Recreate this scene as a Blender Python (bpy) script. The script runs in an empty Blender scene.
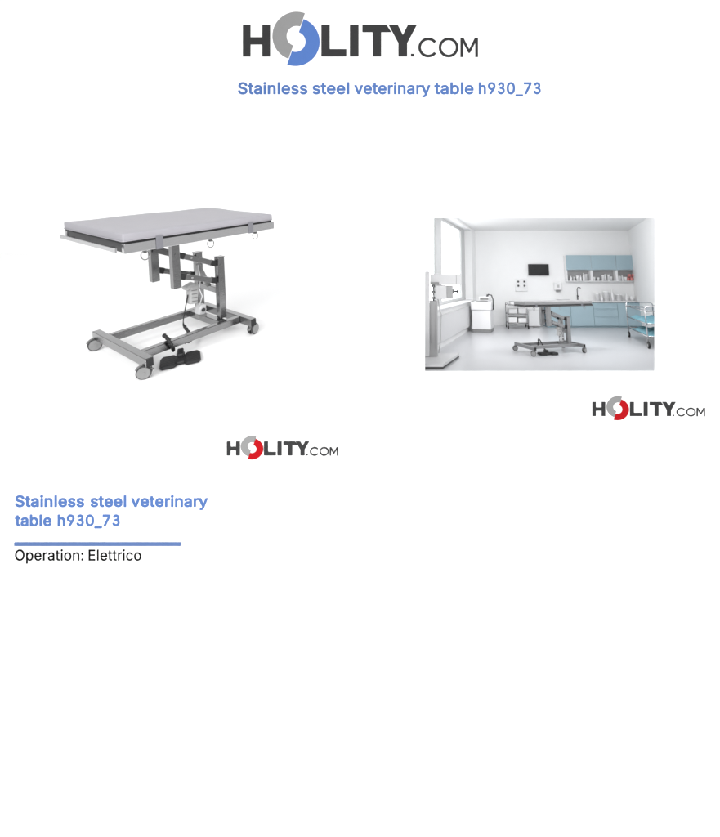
import bpy, bmesh, math, random, json
from mathutils import Matrix, Vector

random.seed(4)
SC = bpy.context.scene
COL = SC.collection
F, PX, PY = 400.0, 430.0, 195.0          # focal length and principal point, in photograph pixels
BOARD = 6.36                             # metres from the camera to the printed white board

# ------------------------------------------------------------------ materials
def mat(name, col, rough=.5, metal=0., noise=0., scale=40., bump=0., spec=.5, stretch=None, trans=0., rvar=.08):
    m = bpy.data.materials.new(name); m.use_nodes = True
    nt = m.node_tree; b = nt.nodes['Principled BSDF']
    b.inputs['Base Color'].default_value = (*col, 1)
    b.inputs['Roughness'].default_value = rough
    b.inputs['Metallic'].default_value = metal
    b.inputs['Specular IOR Level'].default_value = spec
    if trans: b.inputs['Transmission Weight'].default_value = trans
    if noise or bump:
        tc = nt.nodes.new('ShaderNodeTexCoord'); mp = nt.nodes.new('ShaderNodeMapping')
        nt.links.new(tc.outputs['Object'], mp.inputs['Vector'])
        if stretch: mp.inputs['Scale'].default_value = stretch
        n = nt.nodes.new('ShaderNodeTexNoise'); n.inputs['Scale'].default_value = scale; n.inputs['Detail'].default_value = 5
        nt.links.new(mp.outputs['Vector'], n.inputs['Vector'])
        if noise:
            mx = nt.nodes.new('ShaderNodeMix'); mx.data_type = 'RGBA'
            mx.inputs['A'].default_value = (*[c*(1-noise) for c in col], 1)
            mx.inputs['B'].default_value = (*[min(1, c*(1+noise)) for c in col], 1)
            nt.links.new(n.outputs['Fac'], mx.inputs['Factor']); nt.links.new(mx.outputs['Result'], b.inputs['Base Color'])
            mr = nt.nodes.new('ShaderNodeMapRange')
            mr.inputs['To Min'].default_value = max(.02, rough-rvar); mr.inputs['To Max'].default_value = min(1, rough+rvar)
            nt.links.new(n.outputs['Fac'], mr.inputs['Value']); nt.links.new(mr.outputs['Result'], b.inputs['Roughness'])
        if bump:
            bp = nt.nodes.new('ShaderNodeBump'); bp.inputs['Strength'].default_value = bump; bp.inputs['Distance'].default_value = .01
            nt.links.new(n.outputs['Fac'], bp.inputs['Height']); nt.links.new(bp.outputs['Normal'], b.inputs['Normal'])
    return m

def glass_mat(name, tint, mixf):
    m = bpy.data.materials.new(name); m.use_nodes = True; nt = m.node_tree
    nt.nodes.remove(nt.nodes['Principled BSDF'])
    out = nt.nodes['Material Output']
    t = nt.nodes.new('ShaderNodeBsdfTransparent'); t.inputs['Color'].default_value = (*tint, 1)
    g = nt.nodes.new('ShaderNodeBsdfGlossy'); g.inputs['Roughness'].default_value = .05
    mx = nt.nodes.new('ShaderNodeMixShader'); mx.inputs['Fac'].default_value = mixf
    nt.links.new(t.outputs[0], mx.inputs[1]); nt.links.new(g.outputs[0], mx.inputs[2]); nt.links.new(mx.outputs[0], out.inputs['Surface'])
    return m

def emit_mat(name, col, s):
    m = bpy.data.materials.new(name); m.use_nodes = True; nt = m.node_tree
    nt.nodes.remove(nt.nodes['Principled BSDF'])
    e = nt.nodes.new('ShaderNodeEmission'); e.inputs['Color'].default_value = (*col, 1); e.inputs['Strength'].default_value = s
    nt.links.new(e.outputs[0], nt.nodes['Material Output'].inputs['Surface'])
    return m

M = dict(
    paper=mat('white_board_paint', (.95, .95, .95), .9, noise=.004, scale=3, spec=.1),
    ink_blue=mat('blue_ink', (.078, .165, .44), .8, spec=.15, noise=.05, scale=9),
    ink_text=mat('blue_text_ink', (.082, .160, .395), .8, spec=.15, noise=.05, scale=9),
    ink_line=mat('rule_ink', (.095, .16, .34), .8, spec=.15, noise=.05, scale=9),
    ink_dark=mat('charcoal_ink', (.033, .033, .034), .8, spec=.15, noise=.08, scale=9),
    ink_black=mat('black_ink', (.004, .004, .004), .9, spec=.05, noise=.1, scale=9),
    ink_grey=mat('grey_ink', (.25, .25, .25), .8, spec=.15, noise=.05, scale=9),
    ink_red=mat('red_ink', (.40, .002, .006), .8, spec=.15, noise=.05, scale=9),
    steel=mat('brushed_steel', (.27, .27, .273), .2, 1., noise=.3, scale=22, bump=.05, stretch=(1, 12, 12)),
    steel_bright=mat('polished_steel', (.66, .66, .67), .18, 1., noise=.06, scale=20, bump=.02, stretch=(1, 14, 14)),
    steel_light=mat('satin_steel', (.34, .34, .345), .35, 1., noise=.08, scale=24, bump=.03),
    chrome=mat('chrome_wire', (.55, .55, .56), .15, 1., noise=.05, scale=30),
    vinyl=mat('lilac_grey_vinyl', (.345, .337, .365), .5, noise=.05, scale=9, bump=.12),
    vinyl_dark=mat('grey_vinyl', (.25, .25, .255), .6, noise=.05, scale=60, bump=.06),
    black=mat('black_rubber', (.012, .012, .013), .55, noise=.15, scale=60, bump=.1),
    dark=mat('dark_grey_plastic', (.05, .05, .052), .5, noise=.1, scale=40),
    grey_plastic=mat('grey_plastic', (.24, .24, .24), .45, noise=.06, scale=30),
    light_plastic=mat('light_grey_plastic', (.50, .50, .50), .45, noise=.06, scale=30, bump=.04),
    rim=mat('pale_wheel_plastic', (.26, .26, .26), .4, noise=.06, scale=40),
    strap=mat('grey_strap', (.18, .18, .2), .8, noise=.1, scale=90, bump=.15),
    wall=mat('white_wall_paint', (.85, .852, .856), .75, noise=.015, scale=5, bump=.01),
    ceil=mat('ceiling_paint', (.93, .93, .93), .8, noise=.015, scale=5),
    floor=mat('pale_resin_floor', (.53, .535, .555), .28, noise=.012, scale=5, spec=.35, rvar=.012),
    white=mat('white_enamel', (.78, .78, .79), .32, noise=.004, scale=3),
    offwhite=mat('offwhite_plastic', (.60, .60, .61), .42, noise=.008, scale=4),
    blue=mat('powder_blue_laminate', (.34, .455, .51), .4, noise=.03, scale=6),
    blue_edge=mat('dark_blue_gap', (.10, .16, .20), .6, noise=.05, scale=6),
    teal=mat('turquoise_cloth', (.17, .36, .43), .6, noise=.15, scale=25, bump=.2),
    red=mat('red_plastic', (.56, .19, .18), .5, noise=.15, scale=30),
    frame_grey=mat('window_frame_grey', (.52, .525, .53), .45, noise=.01, scale=6),
    shade_grey=mat('warm_grey_laminate', (.34, .34, .345), .5, noise=.03, scale=6),
    screen=mat('screen_glass', (.008, .008, .009), .3, noise=.1, scale=10, spec=.35),
    glass=glass_mat('window_glass', (.97, .98, .98), .06),
    cabglass=glass_mat('cabinet_glass', (.86, .88, .90), .08),
    sky=emit_mat('bright_sky', (1, 1, 1), 3.6),
)

# ------------------------------------------------------------------ mesh helpers
class MB:
    """Collects shapes into one bmesh, then links them as one object."""
    def __init__(s): s.bm = bmesh.new(); s.smooth = []
    def _tag(s, verts, smooth):
        if smooth:
            for v in verts:
                for f in v.link_faces: f.smooth = True
    def box(s, c, size, bev=0., rot=None, seg=2):
        t = bmesh.new(); bmesh.ops.create_cube(t, size=1)
        for v in t.verts: v.co = Vector((v.co.x*size[0], v.co.y*size[1], v.co.z*size[2]))
        if bev: bmesh.ops.bevel(t, geom=list(t.edges), offset=bev, segments=seg, profile=.5, affect='EDGES', clamp_overlap=True)
        for v in t.verts:
            co = v.co
            if rot is not None: co = rot @ co
            v.co = co + Vector(c)
        s.join(t); return s
    def lohi(s, lo, hi, bev=0., seg=2):
        lo, hi = Vector(lo), Vector(hi)
        return s.box((lo+hi)/2, hi-lo, bev, None, seg)
    def join(s, t, smooth=False):
        mp = {v: s.bm.verts.new(v.co) for v in t.verts}
        for f in t.faces:
            try: nf = s.bm.faces.new([mp[v] for v in f.verts])
            except ValueError: continue
            nf.smooth = smooth or f.smooth
        t.free()
    def bar(s, p, q, w, h, bev=.003, up=(0, 0, 1)):
        p, q = Vector(p), Vector(q); d = q-p; L = d.length; x = d.normalized()
        y = Vector(up).cross(x)
        if y.length < 1e-4: y = Vector((0, 1, 0))
        y.normalize(); z = x.cross(y)
        R = Matrix((x, y, z)).transposed()
        return s.box((p+q)/2, (L, w, h), bev, R)
    def cyl(s, p, q, r, n=20, r2=None, bev=0.):
        p, q = Vector(p), Vector(q); d = q-p
        t = bmesh.new()
        bmesh.ops.create_cone(t, cap_ends=True, segments=n, radius1=r, radius2=r if r2 is None else r2, depth=d.length)
        if bev: bmesh.ops.bevel(t, geom=[e for e in t.edges if any(len(f.verts) > 4 for f in e.link_faces)], offset=bev, segments=2, affect='EDGES', clamp_overlap=True)
        R = Vector((0, 0, 1)).rotation_difference(d.normalized()).to_matrix()
        for f in t.faces: f.smooth = len(f.verts) <= 4
        for v in t.verts: v.co = R @ v.co + (p+q)/2
        s.join(t); return s
    def tube(s, pts, r, n=8, closed=False):
        pts = [Vector(p) for p in pts]; N = len(pts); rings = []
        nrm = None
        for i, p in enumerate(pts):
            a = pts[(i-1) % N] if (closed or i > 0) else p
            b = pts[(i+1) % N] if (closed or i < N-1) else p
            d = (b-a).normalized()
            if nrm is None:
                nrm = d.orthogonal().normalized()
            nrm = (nrm - d*nrm.dot(d)).normalized(); bi = d.cross(nrm)
            rr = r[i] if isinstance(r, (list, tuple)) else r
            rings.append([s.bm.verts.new(p + (nrm*math.cos(k*2*math.pi/n)+bi*math.sin(k*2*math.pi/n))*rr) for k in range(n)])
        for i in range(N if closed else N-1):
            A, B = rings[i], rings[(i+1) % N]
            for k in range(n):
                f = s.bm.faces.new((A[k], A[(k+1) % n], B[(k+1) % n], B[k])); f.smooth = True
        if not closed:
            s.bm.faces.new(rings[0][::-1]); s.bm.faces.new(rings[-1])
        return s
    def prism(s, poly, z0, z1, axis=2):
        def P(a, b, c): return (a, b, c) if axis == 2 else ((a, c, b) if axis == 1 else (c, a, b))
        A = [s.bm.verts.new(P(x, y, z0)) for x, y in poly]; B = [s.bm.verts.new(P(x, y, z1)) for x, y in poly]
        n = len(poly)
        s.bm.faces.new(A[::-1]); s.bm.faces.new(B)
        for i in range(n): s.bm.faces.new((A[i], A[(i+1) % n], B[(i+1) % n], B[i]))
        return s
    def lathe(s, prof, c=(0, 0, 0), n=18):
        rings = []
        for r, z in prof:
            rings.append([s.bm.verts.new((c[0]+r*math.cos(k*2*math.pi/n), c[1]+r*math.sin(k*2*math.pi/n), c[2]+z)) for k in range(n)])
        for A, B in zip(rings, rings[1:]):
            for k in range(n):
                f = s.bm.faces.new((A[k], A[(k+1) % n], B[(k+1) % n], B[k])); f.smooth = True
        s.bm.faces.new(rings[0][::-1]); s.bm.faces.new(rings[-1]); return s
    def poly3(s, pts):
        s.bm.faces.new([s.bm.verts.new(p) for p in pts]); return s
    def build(s, name, m, parent=None, matrix=None):
        bmesh.ops.recalc_face_normals(s.bm, faces=list(s.bm.faces))
        me = bpy.data.meshes.new(name); s.bm.to_mesh(me); s.bm.free()
        me.materials.append(m if not isinstance(m, str) else M[m])
        o = bpy.data.objects.new(name, me); COL.objects.link(o)
        if parent: o.parent = parent
        if matrix is not None: o.matrix_world = matrix
        return o

def tag(o, label=None, cat=None, group=None, kind=None):
    if label: o['label'] = label
    if cat: o['category'] = cat
    if group: o['group'] = group
    if kind: o['kind'] = kind
    return o

def thing(name, label, cat, matrix, group=None):
    o = bpy.data.objects.new(name, None); COL.objects.link(o); o.empty_display_size = .1
    o.matrix_world = matrix
    return tag(o, label, cat, group)

def structure(name, mb, m, matrix=None):
    return tag(mb.build(name, m, None, matrix), kind='structure')

# ------------------------------------------------------------------ picture-plane helper (a pixel at a known distance is a point)
def pt(x, y, Y): return Vector(((x-PX)/F*Y, Y, -(y-PY)/F*Y))

# ================================================================== the veterinary table
def make_castor(parent, x, y, zt, turn, r=.045):
    f = MB()
    f.cyl((x, y, zt+.002), (x, y, zt-.02), .014)
    c, s = math.cos(turn), math.sin(turn)
    off = .022
    ax = Vector((-s, c, 0)); fw = Vector((c, s, 0))
    hub = Vector((x, y, r)) + fw*off
    f.bar(Vector((x, y, zt-.024)), hub + Vector((0, 0, .012)), .022, .03, .006, up=ax)
    f.bar(hub - ax*.022, hub + ax*.022, .012, .012, .002)
    # fender over the twin wheels
    arc = [hub + fw*(math.cos(a)*(r+.004)) + Vector((0, 0, math.sin(a)*(r+.004))) for a in [math.radians(d) for d in range(20, 150, 16)]]
    for a, b in zip(arc, arc[1:]): f.bar(a, b, .012, .005, .001, up=ax)
    f.bar(hub - fw*(r+.012) + Vector((0, 0, .006)), hub - fw*(r*.6) + Vector((0, 0, .016)), .02, .006, .002)
    fo = f.build('castor', 'grey_plastic', parent)
    for sg in (-1, 1):
        c0 = hub + ax*sg*.0075; c1 = hub + ax*sg*.026
        w = MB(); w.cyl(c0, c1, r, 28, bev=.004); w.build('wheel', 'dark', fo)
        h = MB(); h.cyl(c1 - ax*sg*.002, c1 + ax*sg*.003, r*.86, 28, bev=.0012); h.cyl(c1, c1 + ax*sg*.006, r*.25, 14); h.build('wheel_cover', 'rim', fo)
    return fo

def make_table(D, label, matrix, vinyl, steel, gk):
    L, W, xl, xr, wb, y0, xu, xo, s, sr = [D[k] for k in ('L', 'W', 'xl', 'xr', 'wb', 'y0', 'xu', 'xo', 's', 'sr')]
    zt, zb, zu, zl = D['top'], D['beam'], D['zu'], D['zl']
    th = D.get('th', .055); pw = D.get('pw', .055); dz = D.get('dz', .062); lh = D.get('lh', .042)
    root = thing('veterinary_table', label, 'table', matrix, 'veterinary tables')
    # mattress, slightly crowned
    t = bmesh.new(); bmesh.ops.create_cube(t, size=1)
    for v in t.verts: v.co = Vector((v.co.x*L, v.co.y*W, v.co.z*th))
    bmesh.ops.bevel(t, geom=list(t.edges), offset=.010, segments=3, profile=.5, affect='EDGES')
    bmesh.ops.subdivide_edges(t, edges=[e for e in t.edges if e.calc_length() > .3], cuts=12, use_grid_fill=True)
    for v in t.verts:
        if v.co.z > 0: v.co.z += .004*math.cos(v.co.x/L*math.pi)*math.cos(v.co.y/W*math.pi) + .0022*math.sin(v.co.x*9+v.co.y*4)+.0012*math.sin(v.co.x*21-v.co.y*13)
        v.co.z += zt - th/2
    mb = MB(); mb.join(t, True); mat_o = mb.build('mattress', vinyl, root)
    # piping along the lower edge of the cushion
    e = .002; zz = zt-th+.006
    pp = MB(); pp.tube([(-L/2-e+.01, -W/2-e, zz), (L/2+e-.01, -W/2-e, zz), (L/2+e, -W/2-e+.01, zz), (L/2+e, W/2+e-.01, zz), (L/2+e-.01, W/2+e, zz), (-L/2-e+.01, W/2+e, zz), (-L/2-e, W/2+e-.01, zz), (-L/2-e, -W/2-e+.01, zz)], .003, 6, True)
    pp.build('piping', vinyl, mat_o)
    zd = zt-th
    gap_mb = MB(); gap_mb.lohi((-L/2+.006, -W/2+.006, zd-.011), (L/2-.006, W/2-.006, zd-.0005)); gap_mb.build('deck_gap_shade', 'black', root)  # black slab stands in for the shaded gap under the mattress
    zf = zd-.012
    d = MB()     # folded steel deck: side rails, top sheet
    d.lohi((-L/2+.004, -W/2-.004, zf-dz), (L/2+.012, -W/2+.034, zf), .003)
    d.lohi((-L/2+.004, W/2-.034, zf-dz), (L/2+.012, W/2+.004, zf), .003)
    d.lohi((L/2-.03, -W/2+.035, zf-dz+.002), (L/2+.010, W/2-.035, zf-.001), .003)
    d.lohi((-L/2+.03, -W/2+.035, zf-.012), (L/2-.031, W/2-.035, zf-.002))
    d.lohi((xu-.1, -W/2+.035, zf-dz+.004), (xu+.1, W/2-.035, zf-.013), .003)
    d.build('deck_frame', D.get('deck', 'steel_bright'), root)
    dd = MB(); dd.lohi((-L/2+.012, -W/2+.035, zf-dz+.004), (-L/2+.029, W/2-.035, zf-.002)); dd.build('end_panel', 'dark', root)
    er = MB(); er.bar((-L/2-.034, -W/2+.012, zf-.034), (-L/2-.034, W/2-.04, zf-.034), .010, .028, .002)
    for yy in (-W*.34, W*.34): er.bar((-L/2-.032, yy, zf-.036), (-L/2+.014, yy, zf-.036), .03, .012, .002)
    er.build('accessory_rail', 'steel_bright', root)
    # rings under the near rail
    for x in D['rings']:
        rg = MB(); r = D.get('ringr', .030); cz = zf-dz-.012-r*.7
        rg.tube([(x+math.cos(a)*r*.82, -W/2+.012+.004*math.sin(a), cz+math.sin(a)*r) for a in [k*math.pi/10 for k in range(20)]], .0032, 6, True)
        rg.lohi((x-.009, -W/2+.002, zf-dz-.018), (x+.009, -W/2+.022, zf-dz+.001), .002)
        rg.build('accessory_ring', steel, root)
    # straps over the near rail
    for x in D['straps']:
        st = MB(); st.lohi((x-.022, -W/2-.0095, zf-dz-.004), (x+.022, -W/2-.0055, zd+.012), .0015); st.build('strap', 'strap', root)
    # upper posts (hang from deck), lower posts (stand on the rails), links of the lift
    for sg in (-1, 1):
        y = y0 - sg*s
        p = MB(); p.lohi((xu-pw/2, y-pw/2, zu), (xu+pw/2, y+pw/2, zf-dz+(.003 if dz < .07 else .003)), .004)
        for zq in (D['l1'][0], D['l2'][0]): p.cyl((xu, y-pw/2-.006, zq), (xu, y+pw/2+.006, zq), .010, 12)
        p.build('upper_post', steel, root)
        p = MB(); p.lohi((xo-pw/2, y-pw/2, zb-.002), (xo+pw/2, y+pw/2, zl), .004); p.lohi((xo-pw/2-.003, y-pw/2-.003, zl+.0005), (xo+pw/2+.003, y+pw/2+.003, zl+.006), .002)
        for zq in (D['l1'][1], D['l2'][1]): p.cyl((xo, y-pw/2-.006, zq), (xo, y+pw/2+.006, zq), .010, 12)
        p.build('lower_post', steel, root)
        for (za, zc) in (D['l1'], D['l2']):
            lk = MB(); a = Vector((xu+pw/2+.001, y, za-(za-zc)*.09)); b = Vector((xo-pw/2-.001, y, zc+(za-zc)*.09))
            lk.bar(a, b, .026, lh, .003)
            lo = lk.build('lift_link', steel, root)
            dirv = (b-a).normalized()
            for q, ln in ((a, .042), (b, -.05)):
                k = MB(); k.bar(q+dirv*(.001 if ln > 0 else -.001), q+dirv*ln, .031, lh+.005, .002); k.build('link_end_shade', 'black', lo)  # black boxes stand in for the shade inside the link channels
            bo = MB(); mid = a.lerp(b, .3); bo.cyl((mid.x, y-.018, mid.z), (mid.x, y+.018, mid.z), .007, 10); bo.build('bolt', 'steel_bright', lo)
    cm = MB(); zc = D['l2'][1]-.075
    cm.lohi((xo-.018, y0-s+pw/2+.0015, zc-.028), (xo+.018, y0+s-pw/2-.0015, zc+.02), .003); cm.build('cross_member', steel, root)
    um = MB(); um.lohi((xu-.018, y0-s+pw/2+.0015, D['l1'][0]-.02), (xu+.018, y0+s-pw/2-.0015, D['l1'][0]+.02), .003); um.build('cross_member', 'dark', root)
    # wheeled base
    bh = .062; bw = .05
    for x in (xl, xr):
        b = MB(); b.lohi((x-bw/2, y0-wb, zb-bh), (x+bw/2, y0+wb, zb), .004); bo = b.build('base_crossbeam', steel, root)
        for yy, sg in ((y0-wb, -1), (y0+wb, 1)):
            c = MB(); c.lohi((x-bw/2+.003, min(yy, yy+sg*.004), zb-bh+.003), (x+bw/2-.003, max(yy, yy+sg*.004), zb-.003), .0015); c.build('end_cap', 'black', bo)
    for sg in (-1, 1):
        b = MB(); y = y0 - sg*sr
        b.lohi((xl+bw/2+.001, y-bw/2, zb-bh+.003), (xr-bw/2-.001, y+bw/2, zb-.003), .004); b.build('base_rail', steel, root)
    b = MB(); b.lohi((xo-.06, y0-sr+bw/2+.001, zb-bh+.002), (xo-.005, y0+sr-bw/2-.001, zb-.004), .004); b.build('base_tie', steel, root)
    for x, y, a in ((xl, y0-wb+.03, 2.6), (xl, y0+wb-.03, 2.9), (xr, y0-wb+.03, .35), (xr, y0+wb-.03, .5)):
        make_castor(root, x, y, zb-bh, a, D.get('cr', .045))
    # lifting motor between the posts
    ax_, az = xo-.125, zb
    m = MB(); m.cyl((ax_+.03, y0, zl-.04), (ax_+.005, y0, az+.13), .013, 14)
    ac = m.build('actuator', 'light_plastic', root)
    m = MB(); m.box((ax_-.02, y0, az+.215), (.068, .074, .16), .012, Matrix.Rotation(.12, 3, 'Y'))
    m.box((ax_-.045, y0, az+.285), (.08, .07, .03), .008, Matrix.Rotation(-.35, 3, 'Y'))
    m.build('motor_housing', 'light_plastic', ac)
    m = MB(); m.box((ax_+.035, y0-.01, az+.07), (.058, .07, .085), .012, Matrix.Rotation(.2, 3, 'Y')); m.cyl((ax_+.035, y0-.052, az+.07), (ax_+.035, y0+.04, az+.07), .028, 18, bev=.004)
    m.build('gear_housing', 'offwhite', ac)
    m = MB(); m.cyl((ax_+.035, y0-.0525, az+.07), (ax_+.035, y0-.056, az+.07), .016, 14); m.build('cap', 'dark', ac)
    m = MB()
    for kk in range(4): m.box((ax_-.022, y0-.0385, az+.16+kk*.03), (.044, .004, .008), .001, Matrix.Rotation(.12, 3, 'Y'))
    m.build('vent_slots', 'grey_plastic', ac)
    m = MB(); m.tube([(ax_+.012, y0-.035, az+.10), (ax_+.03, y0-.055, az+.19), (ax_+.01, y0-.05, az+.26), (ax_+.025, y0-.05, az+.33), (ax_+.02, y0-.03, zl-.06)], .0045, 8); m.build('motor_cable', 'white', ac)
    m = MB(); m.lohi((ax_+.01, y0-.03, az-.004), (ax_+.075, y0+.03, az+.028), .004); m.build('bracket', 'grey_plastic', ac)
    m = MB(); m.bar((ax_+.03, y0, zl-.05), (xo, y0, zc), .03, .03); m.build('pivot_arm', 'grey_plastic', ac)
    return root

def make_pedal(matrix, axis, label, cord, small=False, k=1., ky=1.):
    r = thing('foot_pedal', label, 'foot pedal', matrix, 'foot pedals')
    R = Matrix.Rotation(axis, 3, 'Z') @ Matrix.Diagonal((1, ky, 1))
    def pad(sg):
        poly = [(-.05, -.095), (.05, -.095), (.068, -.075), (.068, .05), (.045, .08), (-.045, .08), (-.068, .05), (-.068, -.075)]
        mb = MB(); t = bmesh.new()
        A = [t.verts.new((x*k, y*k, .006)) for x, y in poly]; B = [t.verts.new((x*k*.96, y*k*.96, (.03+.012*(y < 0))*k)) for x, y in poly]
        t.faces.new(A[::-1]); t.faces.new(B)
        for i in range(8): t.faces.new((A[i], A[(i+1) % 8], B[(i+1) % 8], B[i]))
        bmesh.ops.bevel(t, geom=list(t.edges), offset=.005*k, segments=2, affect='EDGES')
        for v in t.verts: v.co = R @ (v.co + Vector((sg*.098*k, 0, 0)))
        mb.join(t)
        for i in range(6):
            yy = (-.06+i*.022)*k
            c = R @ Vector((sg*.098*k, yy, (.039-.0075*(yy+.06*k)/(.11*k))*k)); mb.box(c, (.11*k, .006*k, .006*k), .001, R)
        mb.build('pedal_pad', 'black', r)
    pad(-1); pad(1)
    b = MB(); b.box(R @ Vector((0, .01*k, .02*k)), (.07*k, .15*k, .034*k), .008*k, R); b.box(R @ Vector((0, .05*k, .045*k)), (.055*k, .10*k, .05*k), .012*k, R)
    b.build('housing', 'black', r)
    # smooth cord with coiled lengths
    pts = [Vector(p) for p, _ in cord]; rad = [q for _, q in cord]
    out, rr = [], []
    for i in range(len(pts)-1):
        p0, p1, p2, p3 = pts[max(i-1, 0)], pts[i], pts[i+1], pts[min(i+2, len(pts)-1)]
        for j in range(10):
            u = j/10
            out.append(.5*((2*p1)+(p2-p0)*u+(2*p0-5*p1+4*p2-p3)*u*u+(3*p1-p0-3*p2+p3)*u**3)); rr.append(rad[i]+(rad[i+1]-rad[i])*u)
    out.append(pts[-1]); rr.append(rad[-1])
    rr = [q*(1+(.28*math.sin(i*2.2) if q > .008 else 0)) for i, q in enumerate(rr)]
    c = MB(); c.tube(out, rr, 8); c.build('cord', 'black', r)
    return r

# ------------------------------------------------------------------ the big table on its white plinth
PIT, YAW = .0865, 1.0255
base = Matrix.Translation((-2.0641, 3.2371, -.184)) @ Matrix.Rotation(PIT, 4, 'X') @ Matrix.Translation((0, 0, -.9935))
T1 = base @ Matrix.Rotation(YAW, 4, 'Z')
D1 = dict(L=1.105, W=.970, xl=-.4514, xr=.322, wb=.4214, y0=-.0781, xu=-.1362, xo=.2084, s=.1628, sr=.2521,
          top=.9935, beam=.1437, zu=.490, zl=.657, l1=(.752, .592), l2=(.587, .452), rings=(-.428, .011, .388), straps=(-.345, .338))
make_table(D1, 'large steel table with lilac grey mattress standing on the white plinth', T1, 'vinyl', 'steel', 1)
y0 = D1['y0']
make_pedal(T1 @ Matrix.Translation((-.222, -.425, 0)), -.47, 'black double foot pedal on the white plinth before the large table',
           [((.25, .345, .36), .005), ((.215, .34, .23), .004), ((.192, .325, .15), .004), ((.187, .29, .12), .0115), ((.192, .22, .06), .0115),
            ((.127, .14, .06), .0115), ((.007, .14, .12), .0115), ((-.048, .115, .186), .0115), ((-.048, .055, .165), .0115), ((-.035, .03, .11), .0115), ((-.01, .075, .06), .008)], k=.76, ky=1.5)

# plinth: sloping white top, upright front face that carries lettering
o0 = base @ Vector((0, 0, 0)); tp = math.tan(PIT)
def ztop(Y): return o0.z + (Y-o0.y)*tp
lo, hi = 1.5, 4.
for _ in range(60):
    mid = (lo+hi)/2
    if -ztop(mid)/mid*F+PY > 392.5: lo = mid
    else: hi = mid
PF = (lo+hi)/2
XR = pt(352, 0, PF).x; XRB = pt(346, 0, BOARD).x     # the plinth narrows to the back
pl = MB(); prof = [(PF, -9.5), (PF, ztop(PF)), (BOARD-.002, ztop(BOARD)), (BOARD-.002, -9.5)]
pl.prism(prof, -9.5, XR, axis=0)
for v in pl.bm.verts:
    if v.co.x > -9 and v.co.y > PF+.1: v.co.x = XRB
structure('plinth', pl, 'paper')

# ================================================================== the white printed board with its opening
H0, H1 = pt(425, 371.6, BOARD), pt(655.4, 218, BOARD)
bd = MB(); X0, X1, Z0, Z1, TH = -11., 9., -12.5, 5.5, .03
bd.lohi((X0, BOARD, Z0), (H0.x, BOARD+TH, Z1)); bd.lohi((H1.x, BOARD, Z0), (X1, BOARD+TH, Z1))
bd.lohi((H0.x, BOARD, H1.z), (H1.x, BOARD+TH, Z1)); bd.lohi((H0.x, BOARD, Z0), (H1.x, BOARD+TH, H0.z))
bmesh.ops.remove_doubles(bd.bm, verts=list(bd.bm.verts), dist=1e-5)
inner = [f for f in bd.bm.faces if False]
structure('backdrop', bd, 'paper')

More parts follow.
